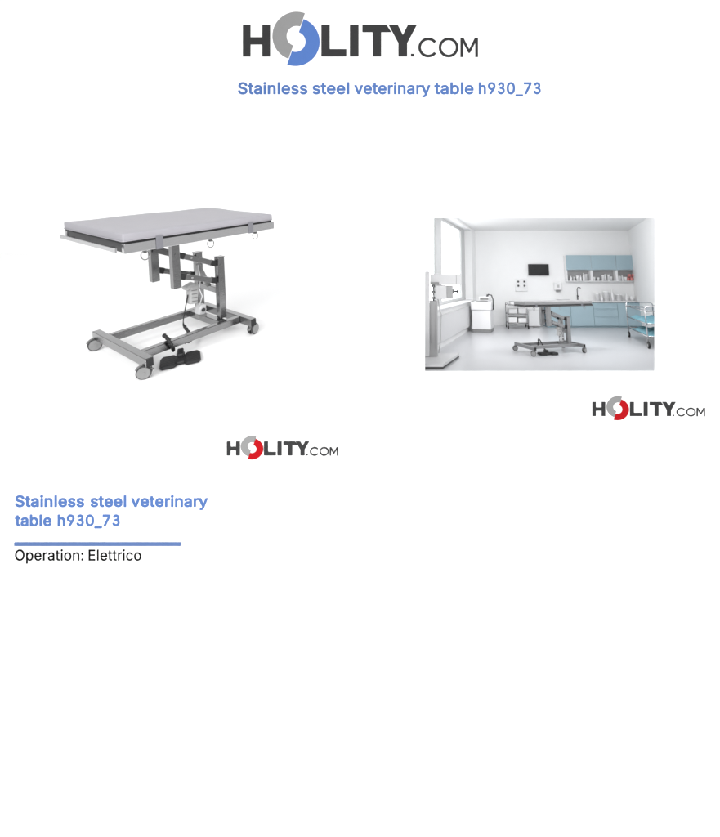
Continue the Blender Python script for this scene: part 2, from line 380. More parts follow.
# ------------------------------------------------------------------ lettering
GL = json.loads('''{"bold":{"0":[453,[[[224,-32],[178,-26],[140,-11],[114,5],[82,37],[53,86],[43,112],[31,156],[24,218],[23,260],[26,318],[37,378],[45,402],[70,453],[93,484],[106,497],[114,504],[148,523],[160,529],[198,538],[230,541],[276,535],[320,517],[337,504],[374,468],[400,422],[410,396],[422,352],[429,290],[430,248],[427,190],[416,130],[408,106],[384,55],[361,26],[348,12],[339,4],[306,-15],[294,-21],[256,-30]],[[214,76],[230,75],[250,78],[264,85],[272,91],[288,111],[300,132],[307,154],[315,190],[318,224],[319,264],[317,304],[311,340],[305,362],[295,386],[280,409],[273,416],[256,428],[238,434],[224,435],[204,431],[188,424],[182,419],[164,398],[152,374],[146,356],[138,318],[135,284],[134,244],[136,204],[142,170],[148,148],[159,122],[174,97],[198,81]]]],"3":[430,[[[200,-32],[166,-27],[140,-18],[108,-2],[82,19],[59,46],[41,80],[32,110],[32,122],[36,131],[42,136],[54,141],[116,153],[124,152],[136,144],[148,117],[156,104],[164,97],[170,91],[184,85],[198,81],[218,81],[234,85],[250,94],[262,106],[270,120],[275,136],[276,152],[273,168],[266,184],[253,198],[240,208],[224,214],[210,216],[162,216],[154,217],[145,222],[140,226],[136,234],[135,244],[135,298],[136,306],[140,314],[146,319],[156,324],[222,333],[236,338],[240,342],[247,348],[254,358],[259,370],[260,384],[256,400],[250,410],[244,416],[230,424],[214,428],[202,427],[188,422],[178,413],[169,402],[161,380],[156,376],[146,371],[134,371],[76,385],[68,390],[62,396],[58,404],[58,416],[67,444],[83,474],[110,502],[128,516],[161,532],[196,539],[222,540],[256,534],[290,519],[312,504],[337,478],[351,456],[365,422],[370,390],[368,356],[361,328],[345,296],[333,280],[335,274],[354,252],[371,222],[381,198],[386,172],[387,164],[386,124],[381,98],[372,74],[365,60],[350,38],[324,11],[302,-6],[264,-23],[232,-30]]]],"7":[453,[[[98,-25],[88,-23],[82,-20],[78,-15],[73,-6],[73,8],[284,426],[282,427],[64,427],[56,428],[47,432],[42,437],[39,444],[37,454],[37,508],[38,516],[44,525],[54,532],[64,534],[144,534],[388,534],[398,533],[410,525],[415,514],[416,450],[414,440],[186,-14],[178,-21],[172,-24],[164,-25]]]],"9":[453,[[[130,-25],[122,-23],[115,-20],[110,-15],[106,-6],[107,8],[114,22],[216,170],[176,174],[142,184],[122,194],[100,210],[72,239],[59,262],[48,288],[40,326],[39,356],[43,396],[53,428],[65,452],[83,476],[112,504],[128,514],[166,532],[200,539],[214,540],[228,541],[270,536],[304,525],[326,514],[350,496],[378,466],[392,440],[406,404],[412,374],[414,354],[410,310],[396,262],[338,158],[221,-14],[212,-21],[206,-24],[198,-25]],[[220,268],[228,268],[242,270],[254,273],[264,277],[276,287],[290,302],[299,322],[302,338],[302,354],[300,372],[295,390],[284,408],[274,419],[264,425],[250,432],[232,435],[212,434],[192,428],[174,415],[164,403],[159,394],[154,380],[150,356],[152,330],[160,306],[171,292],[178,284],[190,277],[200,272]]]],"S":[447,[[[218,-34],[174,-30],[140,-22],[120,-15],[82,7],[45,44],[32,68],[25,80],[21,94],[16,112],[13,134],[14,144],[18,152],[23,156],[32,161],[42,162],[102,162],[110,161],[119,156],[124,152],[129,142],[132,124],[138,110],[152,94],[172,83],[224,74],[280,85],[292,92],[305,102],[316,118],[321,138],[316,158],[312,162],[286,182],[232,200],[182,213],[132,231],[84,258],[64,276],[44,302],[40,310],[29,346],[27,374],[32,412],[48,450],[56,464],[66,476],[84,493],[106,510],[132,522],[164,533],[206,540],[214,540],[230,541],[266,538],[298,531],[324,522],[360,500],[376,486],[396,466],[415,432],[424,394],[426,380],[425,372],[417,360],[406,354],[340,353],[330,354],[322,358],[318,363],[312,374],[307,396],[295,410],[288,416],[266,428],[242,433],[226,434],[178,425],[162,416],[150,404],[143,392],[140,376],[142,362],[145,356],[180,330],[222,316],[272,303],[320,288],[373,258],[415,214],[427,184],[433,150],[433,136],[429,100],[419,72],[406,48],[389,28],[378,17],[354,-1],[328,-14],[296,-26],[248,-33]]]],"_":[319,[[[0,-81],[-8,-79],[-18,-72],[-24,-62],[-25,-54],[-24,6],[-18,16],[-6,24],[4,25],[318,25],[326,23],[338,16],[343,6],[344,-2],[343,-62],[338,-72],[326,-80],[316,-81]]]],"a":[389,[[[156,-34],[120,-29],[102,-25],[88,-19],[57,-2],[34,22],[28,30],[14,58],[8,80],[5,110],[8,140],[14,158],[22,175],[62,213],[72,218],[122,236],[170,244],[228,251],[248,256],[250,260],[245,282],[228,299],[200,305],[192,305],[160,299],[137,284],[122,261],[115,254],[106,250],[92,250],[36,266],[26,271],[22,276],[17,286],[17,298],[28,323],[34,333],[46,349],[62,365],[84,380],[114,395],[124,399],[196,409],[246,403],[302,380],[314,370],[336,346],[346,326],[354,308],[360,276],[362,256],[362,2],[361,-6],[357,-14],[352,-20],[346,-23],[336,-25],[278,-25],[270,-24],[262,-20],[252,-5],[222,-23],[168,-33]],[[168,70],[190,72],[212,79],[228,90],[240,102],[251,142],[251,154],[246,154],[208,147],[182,144],[144,136],[123,122],[119,118],[117,108],[124,88],[140,75]]]],"b":[424,[[[224,-33],[196,-30],[174,-25],[156,-16],[138,-1],[132,-14],[128,-19],[118,-24],[110,-25],[48,-24],[36,-18],[29,-6],[28,4],[28,506],[29,514],[34,524],[38,528],[46,533],[54,534],[112,534],[120,533],[128,529],[134,524],[137,518],[139,508],[139,450],[140,381],[142,382],[156,393],[166,398],[188,405],[214,409],[234,409],[272,405],[304,393],[330,380],[360,351],[372,337],[381,324],[394,300],[408,256],[415,198],[411,136],[402,98],[395,78],[371,36],[339,4],[329,-4],[290,-22],[256,-31]],[[208,72],[222,72],[244,75],[258,82],[278,99],[292,124],[300,150],[303,172],[303,194],[301,218],[291,256],[284,270],[266,290],[250,300],[232,304],[218,305],[198,302],[178,294],[164,280],[150,260],[141,230],[138,208],[138,184],[140,158],[145,134],[150,120],[158,106],[170,90],[192,77]]]],"e":[404,[[[208,-33],[162,-28],[126,-16],[102,-4],[76,16],[66,27],[46,52],[39,64],[31,80],[18,114],[11,156],[9,178],[9,192],[14,238],[23,276],[35,306],[56,338],[86,370],[100,379],[144,400],[178,407],[206,409],[274,398],[304,384],[325,368],[357,336],[375,302],[385,274],[390,258],[396,216],[396,172],[395,162],[390,154],[386,150],[380,146],[368,144],[125,144],[128,128],[132,118],[144,99],[154,90],[164,83],[176,77],[200,72],[212,71],[242,76],[248,78],[266,90],[286,119],[291,124],[300,129],[314,129],[370,116],[381,110],[388,98],[389,84],[376,52],[362,31],[332,4],[310,-10],[292,-19],[264,-28],[230,-33]],[[128,246],[278,246],[278,248],[273,262],[266,276],[258,284],[248,294],[232,301],[208,305],[186,303],[164,295],[151,284],[133,262]]]],"h":[410,[[[54,-25],[46,-23],[34,-16],[29,-6],[28,2],[28,506],[30,516],[38,528],[46,533],[54,534],[112,534],[122,532],[129,528],[134,524],[138,516],[139,506],[140,384],[176,401],[204,408],[232,409],[264,406],[294,397],[310,389],[328,375],[354,349],[365,328],[376,296],[381,254],[382,2],[380,-8],[372,-19],[364,-24],[356,-25],[298,-25],[290,-24],[282,-20],[275,-12],[272,-6],[271,2],[271,236],[268,260],[260,281],[256,286],[242,296],[222,303],[208,304],[196,303],[180,299],[162,287],[148,270],[141,252],[139,240],[139,4],[137,-8],[130,-18],[120,-24]]]],"i":[167,[[[54,-25],[46,-23],[34,-16],[29,-6],[28,2],[28,378],[29,386],[34,394],[38,398],[46,403],[56,404],[114,404],[122,402],[132,395],[138,386],[139,376],[139,2],[138,-6],[134,-15],[129,-20],[120,-24],[112,-25]],[[82,418],[60,422],[42,432],[26,449],[22,458],[18,470],[16,484],[20,504],[30,523],[37,530],[60,544],[70,547],[86,549],[106,545],[125,536],[136,524],[146,510],[150,496],[151,482],[147,462],[138,444],[127,434],[110,423],[98,419]]]],"l":[185,[[[62,-25],[54,-23],[44,-16],[38,-6],[37,2],[37,510],[38,518],[42,527],[47,532],[56,536],[64,537],[122,537],[130,535],[142,528],[147,518],[148,510],[148,2],[147,-6],[142,-15],[138,-20],[130,-24],[120,-25]]]],"n":[410,[[[54,-25],[46,-23],[34,-16],[29,-6],[28,2],[28,376],[29,386],[34,394],[38,398],[46,402],[56,404],[118,403],[126,399],[130,395],[138,383],[172,400],[204,408],[212,409],[248,408],[264,406],[294,397],[310,389],[328,375],[352,350],[361,336],[366,326],[376,296],[382,246],[382,126],[382,2],[381,-6],[376,-15],[372,-20],[364,-23],[354,-25],[298,-25],[290,-24],[280,-19],[273,-8],[271,2],[271,236],[268,262],[260,280],[256,285],[240,298],[214,304],[196,303],[178,298],[162,287],[150,273],[142,256],[139,240],[139,4],[138,-6],[130,-18],[120,-24]]]],"r":[259,[[[54,-25],[46,-23],[34,-16],[29,-6],[28,2],[28,376],[29,386],[34,394],[38,398],[46,403],[54,404],[118,403],[128,398],[136,387],[168,402],[180,405],[208,410],[228,409],[250,407],[262,400],[267,390],[268,380],[267,316],[262,306],[250,298],[242,297],[208,301],[170,292],[152,278],[142,260],[139,246],[139,4],[138,-6],[130,-18],[120,-24]]]],"s":[365,[[[174,-33],[144,-30],[118,-25],[104,-21],[74,-5],[58,6],[43,22],[28,44],[14,76],[11,94],[12,100],[16,109],[21,114],[30,118],[94,132],[100,131],[110,126],[118,114],[124,96],[132,86],[138,81],[154,74],[176,70],[202,72],[224,79],[230,83],[239,92],[243,100],[243,106],[239,114],[234,118],[202,132],[140,146],[104,158],[67,178],[51,194],[36,216],[32,224],[24,250],[22,276],[26,306],[34,328],[46,349],[69,372],[88,384],[108,394],[134,403],[170,409],[180,409],[216,408],[246,402],[262,396],[290,380],[305,368],[319,354],[348,298],[348,284],[340,272],[328,265],[276,253],[262,253],[253,258],[247,264],[225,298],[214,303],[192,308],[184,308],[168,306],[144,296],[138,289],[134,280],[134,274],[137,266],[140,263],[182,246],[238,233],[274,221],[311,200],[328,184],[345,158],[354,130],[356,106],[352,74],[343,52],[331,30],[308,6],[288,-7],[268,-17],[240,-27],[200,-33]]]],"t":[227,[[[164,-29],[126,-24],[90,-8],[71,8],[54,32],[42,66],[40,86],[40,300],[38,302],[8,302],[-2,304],[-9,308],[-14,312],[-18,320],[-19,330],[-19,378],[-18,386],[-14,394],[-9,398],[0,403],[38,404],[40,406],[40,470],[41,478],[46,487],[58,494],[66,496],[124,496],[134,494],[144,487],[150,476],[152,405],[210,403],[219,398],[224,394],[228,386],[229,376],[229,328],[227,320],[220,308],[210,303],[202,302],[154,302],[151,300],[151,96],[154,80],[158,77],[164,75],[174,75],[200,79],[210,77],[221,70],[227,58],[237,10],[237,-4],[233,-12],[229,-16],[218,-23],[192,-28]]]],"v":[389,[[[164,-25],[156,-24],[148,-20],[142,-14],[138,-6],[-6,368],[-7,384],[-2,394],[2,398],[10,403],[18,404],[82,404],[92,402],[99,398],[104,394],[109,384],[193,148],[196,148],[202,169],[280,384],[286,394],[290,398],[298,402],[306,404],[376,403],[386,398],[391,394],[395,384],[395,372],[247,-14],[240,-20],[232,-24],[224,-25]]]],"y":[389,[[[84,-170],[64,-168],[42,-164],[32,-158],[27,-152],[23,-144],[23,-132],[36,-82],[42,-70],[54,-62],[64,-61],[98,-64],[111,-56],[128,-26],[136,0],[-5,366],[-7,372],[-7,386],[-2,394],[2,398],[10,403],[18,404],[82,404],[92,402],[99,398],[104,394],[109,384],[192,154],[194,148],[194,148],[196,150],[280,384],[286,394],[290,398],[298,402],[306,404],[376,403],[386,398],[391,394],[395,384],[395,372],[229,-64],[201,-116],[190,-129],[155,-156],[148,-159],[100,-169]]]]},"thin":{":":[188,[[[92,-13],[76,-10],[66,-4],[52,9],[46,15],[44,22],[41,34],[41,44],[44,60],[48,68],[50,73],[57,80],[72,90],[88,95],[99,96],[116,92],[127,86],[138,75],[144,66],[149,48],[150,40],[146,20],[140,9],[130,0],[120,-8],[108,-12]],[[92,262],[76,265],[66,271],[54,282],[46,292],[41,308],[41,318],[45,336],[50,348],[60,358],[74,366],[92,371],[99,370],[116,367],[130,358],[136,352],[144,340],[149,324],[150,314],[146,296],[138,282],[131,276],[120,268],[110,264],[102,262]]]],"E":[419,[[[60,-9],[56,-8],[53,-4],[51,2],[51,506],[53,514],[56,517],[62,518],[370,518],[377,516],[380,512],[381,508],[381,454],[380,448],[377,446],[370,443],[135,442],[135,296],[352,295],[358,294],[362,290],[364,284],[364,232],[362,225],[358,221],[352,220],[135,220],[134,68],[136,66],[372,66],[378,65],[382,62],[384,56],[384,2],[383,-4],[380,-6],[372,-9]]]],"O":[533,[[[262,-16],[216,-11],[166,6],[145,18],[112,44],[102,54],[74,88],[70,96],[61,112],[45,156],[41,170],[32,222],[31,258],[36,316],[50,370],[62,398],[90,442],[126,477],[150,494],[194,513],[240,523],[270,525],[318,519],[368,503],[389,492],[422,465],[431,456],[458,420],[471,400],[487,356],[492,338],[501,286],[502,250],[497,192],[483,138],[472,112],[446,70],[405,30],[386,16],[340,-4],[294,-15]],[[258,62],[268,62],[296,65],[328,75],[346,84],[370,104],[391,130],[401,150],[410,174],[414,188],[420,228],[421,244],[418,304],[409,340],[400,360],[380,394],[358,416],[344,426],[312,440],[286,446],[276,447],[264,447],[238,444],[204,434],[187,424],[164,405],[144,378],[132,358],[119,320],[112,264],[116,204],[124,170],[133,148],[154,115],[176,92],[190,83],[218,69],[248,63]]]],"a":[389,[[[156,-18],[126,-14],[104,-9],[90,-3],[68,11],[42,37],[29,62],[21,102],[23,132],[30,154],[36,165],[76,202],[114,217],[130,221],[176,229],[234,236],[262,244],[265,246],[267,256],[259,292],[236,314],[194,322],[152,314],[124,295],[108,271],[104,266],[98,265],[37,284],[33,288],[33,292],[40,311],[46,322],[58,338],[74,353],[96,368],[118,380],[132,384],[196,393],[244,387],[290,368],[303,358],[324,335],[330,324],[338,304],[344,276],[346,256],[346,4],[344,-4],[340,-8],[334,-9],[280,-9],[274,-8],[270,-4],[268,2],[268,29],[254,16],[220,-7],[162,-18]],[[167,54],[190,56],[216,63],[240,78],[249,88],[255,96],[267,138],[267,174],[212,164],[174,159],[138,151],[110,133],[104,124],[101,114],[101,106],[110,77],[134,60]]]],"c":[396,[[[202,-17],[164,-12],[130,-1],[112,8],[87,28],[77,38],[57,64],[47,82],[34,118],[26,164],[25,190],[28,226],[39,274],[48,294],[68,328],[96,356],[112,368],[146,384],[186,392],[208,393],[264,385],[306,366],[311,362],[349,324],[370,282],[370,276],[368,272],[364,268],[304,253],[298,255],[292,263],[282,286],[265,304],[238,317],[204,321],[180,318],[160,309],[148,302],[134,286],[122,266],[115,252],[109,226],[105,192],[107,158],[112,134],[117,120],[129,96],[148,75],[168,62],[188,57],[202,55],[240,61],[266,73],[272,79],[284,92],[296,120],[300,124],[304,126],[364,111],[371,104],[371,98],[350,53],[309,12],[266,-9],[218,-16]]]],"e":[404,[[[208,-17],[164,-12],[128,0],[112,8],[88,28],[77,38],[58,63],[47,82],[32,126],[26,162],[25,192],[29,232],[39,272],[47,294],[65,324],[98,358],[112,367],[146,384],[184,392],[206,393],[270,382],[294,372],[320,352],[344,326],[359,300],[365,286],[376,246],[380,216],[380,172],[378,165],[374,161],[368,160],[106,159],[107,146],[114,118],[118,110],[132,88],[144,77],[154,69],[178,60],[198,56],[212,55],[250,61],[278,79],[297,108],[302,112],[306,114],[366,100],[372,95],[373,90],[372,84],[364,64],[356,52],[350,42],[321,16],[288,-3],[262,-12],[230,-17]],[[108,230],[298,230],[299,232],[297,240],[290,266],[278,287],[271,294],[258,307],[238,316],[218,320],[204,321],[184,319],[162,312],[149,304],[140,296],[122,274],[116,264],[109,244],[107,234]]]],"i":[167,[[[54,-9],[49,-8],[46,-4],[44,2],[44,378],[45,382],[48,386],[54,388],[114,388],[118,386],[121,384],[123,376],[123,2],[120,-6],[112,-9]],[[82,434],[66,437],[53,444],[38,462],[32,484],[36,502],[42,512],[48,518],[62,528],[76,532],[86,533],[102,530],[112,525],[124,513],[130,506],[135,490],[135,482],[131,464],[126,455],[116,446],[108,439],[96,435]]]],"l":[185,[[[62,-9],[58,-8],[55,-4],[53,2],[53,510],[54,516],[57,518],[64,521],[122,521],[127,520],[130,516],[132,510],[132,2],[128,-6],[122,-9]]]],"n":[410,[[[54,-9],[49,-8],[46,-4],[44,4],[44,376],[46,383],[50,387],[56,388],[108,388],[116,386],[120,383],[121,378],[122,344],[148,370],[176,384],[210,393],[232,393],[262,390],[298,377],[318,363],[340,338],[349,326],[361,288],[366,246],[366,118],[366,2],[364,-4],[360,-8],[354,-9],[298,-9],[292,-8],[290,-5],[287,4],[287,236],[283,268],[272,291],[266,298],[248,312],[224,319],[214,320],[188,318],[174,314],[150,299],[134,280],[126,260],[123,242],[123,4],[122,-4],[118,-8],[112,-9]]]],"o":[415,[[[202,-17],[168,-13],[130,0],[112,8],[88,28],[77,38],[57,64],[48,82],[37,110],[32,128],[26,164],[25,190],[29,234],[39,274],[48,296],[70,329],[96,356],[105,362],[114,368],[144,383],[186,392],[212,392],[248,389],[288,376],[304,368],[326,349],[338,338],[358,312],[368,294],[379,264],[383,248],[389,212],[390,182],[387,142],[377,104],[367,82],[346,47],[316,18],[300,7],[262,-9],[228,-16]],[[200,56],[210,55],[230,58],[254,66],[268,75],[280,88],[294,108],[298,118],[306,144],[310,172],[308,218],[303,242],[298,256],[287,278],[272,297],[246,314],[222,320],[214,320],[204,321],[180,318],[158,308],[148,301],[136,290],[122,266],[115,252],[109,226],[105,192],[107,158],[112,134],[117,120],[128,97],[148,75],[168,62],[188,57]]]],"p":[424,[[[54,-152],[49,-150],[46,-148],[44,-140],[44,376],[46,383],[50,387],[56,388],[110,388],[116,386],[120,383],[121,378],[122,341],[136,357],[168,382],[192,389],[214,393],[258,391],[278,386],[308,374],[318,368],[344,344],[368,314],[379,296],[392,254],[398,214],[399,184],[396,142],[386,102],[377,78],[358,46],[328,16],[318,8],[286,-7],[248,-16],[234,-17],[212,-16],[178,-9],[168,-4],[142,17],[124,34],[123,-140],[122,-146],[118,-150],[112,-152]],[[205,56],[222,56],[246,59],[269,70],[290,88],[302,108],[308,120],[315,144],[319,172],[318,210],[315,230],[308,258],[296,280],[277,302],[256,315],[236,320],[218,321],[200,319],[176,310],[163,302],[151,290],[138,270],[126,236],[122,208],[123,166],[129,132],[134,118],[145,96],[157,80],[165,74],[186,61]]]],"r":[259,[[[54,-9],[49,-8],[46,-4],[44,2],[44,376],[45,382],[49,386],[56,388],[110,388],[116,387],[120,383],[121,378],[121,354],[122,351],[140,369],[158,380],[174,387],[210,394],[242,393],[247,392],[250,388],[252,380],[252,324],[251,318],[247,314],[242,313],[206,317],[164,307],[146,294],[134,280],[126,264],[123,248],[123,4],[122,-2],[118,-7],[112,-9]]]],"t":[227,[[[164,-13],[130,-8],[100,4],[84,18],[67,40],[57,74],[56,86],[56,316],[54,318],[8,318],[2,319],[0,322],[-3,330],[-3,376],[0,384],[2,387],[8,388],[54,388],[56,390],[56,468],[58,476],[62,479],[68,480],[124,480],[130,479],[132,476],[135,468],[136,389],[202,388],[208,387],[210,384],[213,376],[213,328],[212,324],[208,320],[202,318],[138,318],[135,316],[135,96],[138,76],[141,68],[146,64],[160,59],[186,60],[200,63],[206,61],[211,56],[222,4],[220,-2],[214,-7],[192,-12]]]]}}''')
def word_mesh(word, wt):
    """Filled outline of one word, as (verts, faces)."""
    cu = bpy.data.curves.new('word', 'CURVE'); cu.dimensions = '2D'; cu.fill_mode = 'BOTH'; cu.extrude = .004
    x = 0.
    for ch in word:
        w, sp = GL[wt][ch]; dn = .045 if ch == '_' else 0.
        for c in sp:
            s_ = cu.splines.new('POLY'); s_.points.add(len(c)-1); s_.use_cyclic_u = True
            for p_, q in zip(s_.points, c): p_.co = (q[0]/1000+x, q[1]/1000-dn, 0, 1)
        x += w/1000 + (.013 if wt == 'bold' else .004)
    ob = bpy.data.objects.new('word', cu); COL.objects.link(ob)
    dg = bpy.context.evaluated_depsgraph_get(); me = bpy.data.meshes.new_from_object(ob.evaluated_get(dg))
    vs = [tuple(v.co) for v in me.vertices]; fs = [tuple(p_.vertices) for p_ in me.polygons]
    bpy.data.objects.remove(ob); bpy.data.curves.remove(cu); bpy.data.meshes.remove(me)
    return vs, fs
def lettering(name, words, Y, m, wt, label, cat, group=None):
    """words: (text, left px, right px, baseline px, cap height px)"""
    o0_ = pt(words[0][1], words[0][3], Y)
    root = thing(name, label, cat, Matrix.Translation(o0_), group)
    for w, xa, xb, yb, cap in words:
        vs, fs = word_mesh(w, wt)
        x0 = min(v[0] for v in vs); x1 = max(v[0] for v in vs)
        sx = (xb-xa)/(x1-x0); gr = .025 if wt == 'bold' else .009; sy = cap/(.509+2*gr)
        V = []
        for v in vs:
            P = pt(xa+(v[0]-x0)*sx, yb-(v[1]+gr)*sy, Y); V.append((P.x-o0_.x, -.0016+v[2]*.15, P.z-o0_.z))
        me = bpy.data.meshes.new('word'); me.from_pydata(V, [], fs); me.materials.append(M[m])
        o = bpy.data.objects.new('word', me); COL.objects.link(o); o.parent = root
    return root

FB = PF   # plinth face distance
lettering('heading_text', [('Stainless', 238, 307.6, 94.4, 12.2), ('steel', 312.4, 349.4, 94.4, 12.2), ('veterinary', 354.2, 430.4, 94.4, 12.2), ('table', 434.2, 473.7, 94.4, 12.2), ('h930_73', 478.6, 540.8, 94.4, 12.2)],
          BOARD, 'ink_text', 'bold', 'single line of bold blue lettering high on the board under the large logo', 'heading', 'blue headings')
lettering('heading_text', [('Stainless', 15.2, 84.5, 506.9, 11.8), ('steel', 90.6, 126.4, 506.9, 11.8), ('veterinary', 131.2, 208, 506.9, 11.8), ('table', 15.2, 51.7, 526.1, 11.8), ('h930_73', 57.8, 119.9, 526.1, 11.8)],
          FB, 'ink_text', 'bold', 'two-line bold blue lettering on the plinth face above the thin blue rule', 'heading', 'blue headings')
lettering('caption_text', [('Operation:', 15.2, 83.6, 560.4, 11.0), ('Elettrico', 88.8, 141.4, 560.4, 11.0)],
          FB, 'ink_black', 'thin', 'line of thin black lettering below the blue rule on the plinth face', 'caption')
A, B = pt(15, 545.3, FB), pt(181, 541.9, FB)
ru = MB(); ru.lohi((A.x, FB-.006, A.z), (B.x, FB-.001, B.z), .0008)
tag(ru.build('rule_line', 'ink_line'), 'thin straight blue rule between blue heading and black caption', 'rule')

def logo(x0, w, ccx, yc, ys, Y, accent, label):
    """x0: left of the H; w: full width in px; yc: ring centre; sizes taken from the large mark (235.4 px wide)."""
    k = w/235.4; ky = ys
    P = lambda x, y: pt(x0+(x-243)*k, yc+(y-39)*ky, Y)
    c = P(360, 39)
    r = thing('company_logo', label, 'logo', Matrix.Translation((c.x, Y, c.z)), 'logos')
    def L(poly, mb):
        q = [(P(x, y).x-c.x, P(x, y).z-c.z) for x, y in poly]
        mb.prism(q, -.006, -.001, axis=1)
    def letter(*polys):
        mb = MB()
        for q in polys: L(q, mb)
        bmesh.ops.remove_doubles(mb.bm, verts=list(mb.bm.verts), dist=1e-5)
        mb.build('letter', 'ink_dark', r)
    letter([(243, 24.9), (250.6, 24.9), (250.6, 37.3), (262.4, 37.3), (262.4, 24.9), (270.2, 24.9), (270.2, 56.7), (262.4, 56.7), (262.4, 44.6), (250.6, 44.6), (250.6, 56.7), (243, 56.7)])
    letter([(321.4, 24.9), (329.8, 24.9), (329.8, 49.2), (346.4, 49.2), (346.4, 56.7), (321.4, 56.7)])
    letter([(349.9, 24.9), (358.6, 24.9), (358.6, 56.7), (349.9, 56.7)])
    letter([(362.4, 24.9), (386.6, 24.9), (391.4, 32.3), (381.2, 32.3), (381.2, 56.7), (372.6, 56.7), (372.6, 32.3), (362.4, 32.3)])
    letter([(388.6, 24.9), (397.8, 24.9), (402.9, 35.0), (407.9, 24.9), (416.9, 24.9), (407.2, 43.2), (407.2, 56.7), (398.4, 56.7), (398.4, 43.2)])
    letter([(410.9, 53.9), (413.9, 53.9), (413.9, 56.7), (410.9, 56.7)])
    def ringpoly(cx, cy, rx, ry, th, a0, a1, n=36):
        o = [(cx+rx*math.cos(math.radians(a0+(a1-a0)*i/n)), cy-ry*math.sin(math.radians(a0+(a1-a0)*i/n))) for i in range(n+1)]
        q = [(cx+(rx-th)*math.cos(math.radians(a0+(a1-a0)*i/n)), cy-(ry-th)*math.sin(math.radians(a0+(a1-a0)*i/n))) for i in range(n+1)]
        letter(*[[o[i], o[i+1], q[i+1], q[i]] for i in range(n)])
    ringpoly(428.3, 47.6, 10.0, 9.9, 2.7, 38, 322); ringpoly(448.6, 47.6, 9.9, 9.9, 2.7, 0, 360)
    letter([(460.4, 57.2), (460.4, 38), (463.6, 38), (469.2, 49.2), (474.8, 38), (478, 38), (478, 57.2), (475.2, 57.2), (475.2, 43.0), (470.1, 53.0), (468.3, 53.0), (463.2, 43.0), (463.2, 57.2)])
    d = (.342, -.94)
    for half, m in ((0, 'ink_grey'), (1, accent)):
        sg = 1 if half == 0 else -1
        cx, cy = 296.1+d[0]*3.1*sg + (-.45 if half == 0 else .45), 39+d[1]*3.1*sg
        mb = MB(); a0 = 70 if half == 0 else -110
        n = 40
        o = [(cx+24.2*math.cos(math.radians(a0+180*i/n)), cy-24.2*math.sin(math.radians(a0+180*i/n))) for i in range(n+1)]
        q = [(cx+10.1*math.cos(math.radians(a0+180*i/n)), cy-10.1*math.sin(math.radians(a0+180*i/n))) for i in range(n+1)]
        for i in range(n): L([o[i], o[i+1], q[i+1], q[i]], mb)
        bmesh.ops.remove_doubles(mb.bm, verts=list(mb.bm.verts), dist=1e-5)
        mb.build('half_ring', m, r)
logo(243, 235.4, 0, 39, 1., BOARD, 'ink_blue', 'large logo of charcoal capitals with a grey and blue ring')
logo(227.2, 111.2, 0, 447.3, .435, FB, 'ink_red', 'small logo with grey and red ring below the large table')
logo(592.2, 112.9, 0, 408.1, .445, BOARD, 'ink_red', 'small logo with grey and red ring below the clinic room')

# ================================================================== the clinic room behind the opening
TILT = math.atan((280-PY)/F)
MR = Matrix.Rotation(-TILT, 4, 'X'); MRI = MR.inverted()
ct, stt = math.cos(TILT), math.sin(TILT)
def ray(x, y): return MRI.to_3x3() @ Vector(((x-PX)/F, 1, -(y-PY)/F))
FLOOR = -1.42
def on_u(x, y, u): r = ray(x, y); return r*(u/r.z)
def on_floor(x, y): return on_u(x, y, FLOOR)
def at_n(x, y, n): r = ray(x, y); return r*(n/r.y)
NB = on_floor(550, 325.6).y                       # back wall
CEIL = at_n(550, 230.4, NB).z
XL, XRR = at_n(476, 280, NB).x, at_n(633, 280, NB).x
rv = ray(550, 280); KS = rv.x/rv.y                # direction of the side walls
cA = 1/math.sqrt(1+KS*KS)
def nfront(u): return (BOARD+TH+.002 - u*stt)/ct  # where a horizontal line meets the back of the board
def xw(x, n): return x+KS*(n-NB)
def rmat(x, n, u, rz=0.): return MR @ Matrix.Translation((x, n, u)) @ Matrix.Rotation(rz, 4, 'Z')
FLm = MB(); nf = (H0.y+.0 - FLOOR*stt)/ct
nf2 = (BOARD+TH - FLOOR*stt)/ct
tk = .06
def slab(u0, u1, xa, xb, m, name):
    mb = MB(); V = []
    for u in (u0, u1):
        n0 = nfront(u)
        V.append([mb.bm.verts.new(p) for p in ((xw(xa, n0), n0, u), (xw(xb, n0), n0, u), (xw(xb, NB+.1), NB+.1, u), (xw(xa, NB+.1), NB+.1, u))])
    a, b = V
    mb.bm.faces.new(a); mb.bm.faces.new(b)
    for i in range(4): mb.bm.faces.new((a[i], a[(i+1) % 4], b[(i+1) % 4], b[i]))
    return structure(name, mb, m, MR)
slab(FLOOR-.06, FLOOR, XL-.5, XRR+.5, 'floor', 'floor')
slab(CEIL, CEIL+.06, XL-.5, XRR+.5, 'ceil', 'ceiling')
mb = MB(); mb.lohi((XL-.5, NB, FLOOR+.001), (XRR+.3, NB+.09, CEIL-.001)); structure('back_wall', mb, 'wall', MR)
# right wall
def wallquad(x, s_out, name, holes=None):
    mb = MB()
    for dx in (0, s_out):
        pass
    n00, n11 = nfront(FLOOR), nfront(CEIL)
    P = [(n00, FLOOR+.001), (NB-.001, FLOOR+.001), (NB-.001, CEIL-.001), (n11, CEIL-.001)]
    A_ = [mb.bm.verts.new((xw(x, n), n, u)) for n, u in P]; B_ = [mb.bm.verts.new((xw(x, n)+s_out, n, u)) for n, u in P]
    mb.bm.faces.new(A_); mb.bm.faces.new(B_[::-1])
    for i in range(4): mb.bm.faces.new((A_[i], A_[(i+1) % 4], B_[(i+1) % 4], B_[i]))
    structure(name, mb, 'wall', MR)
wallquad(XRR, .1, 'right_wall')
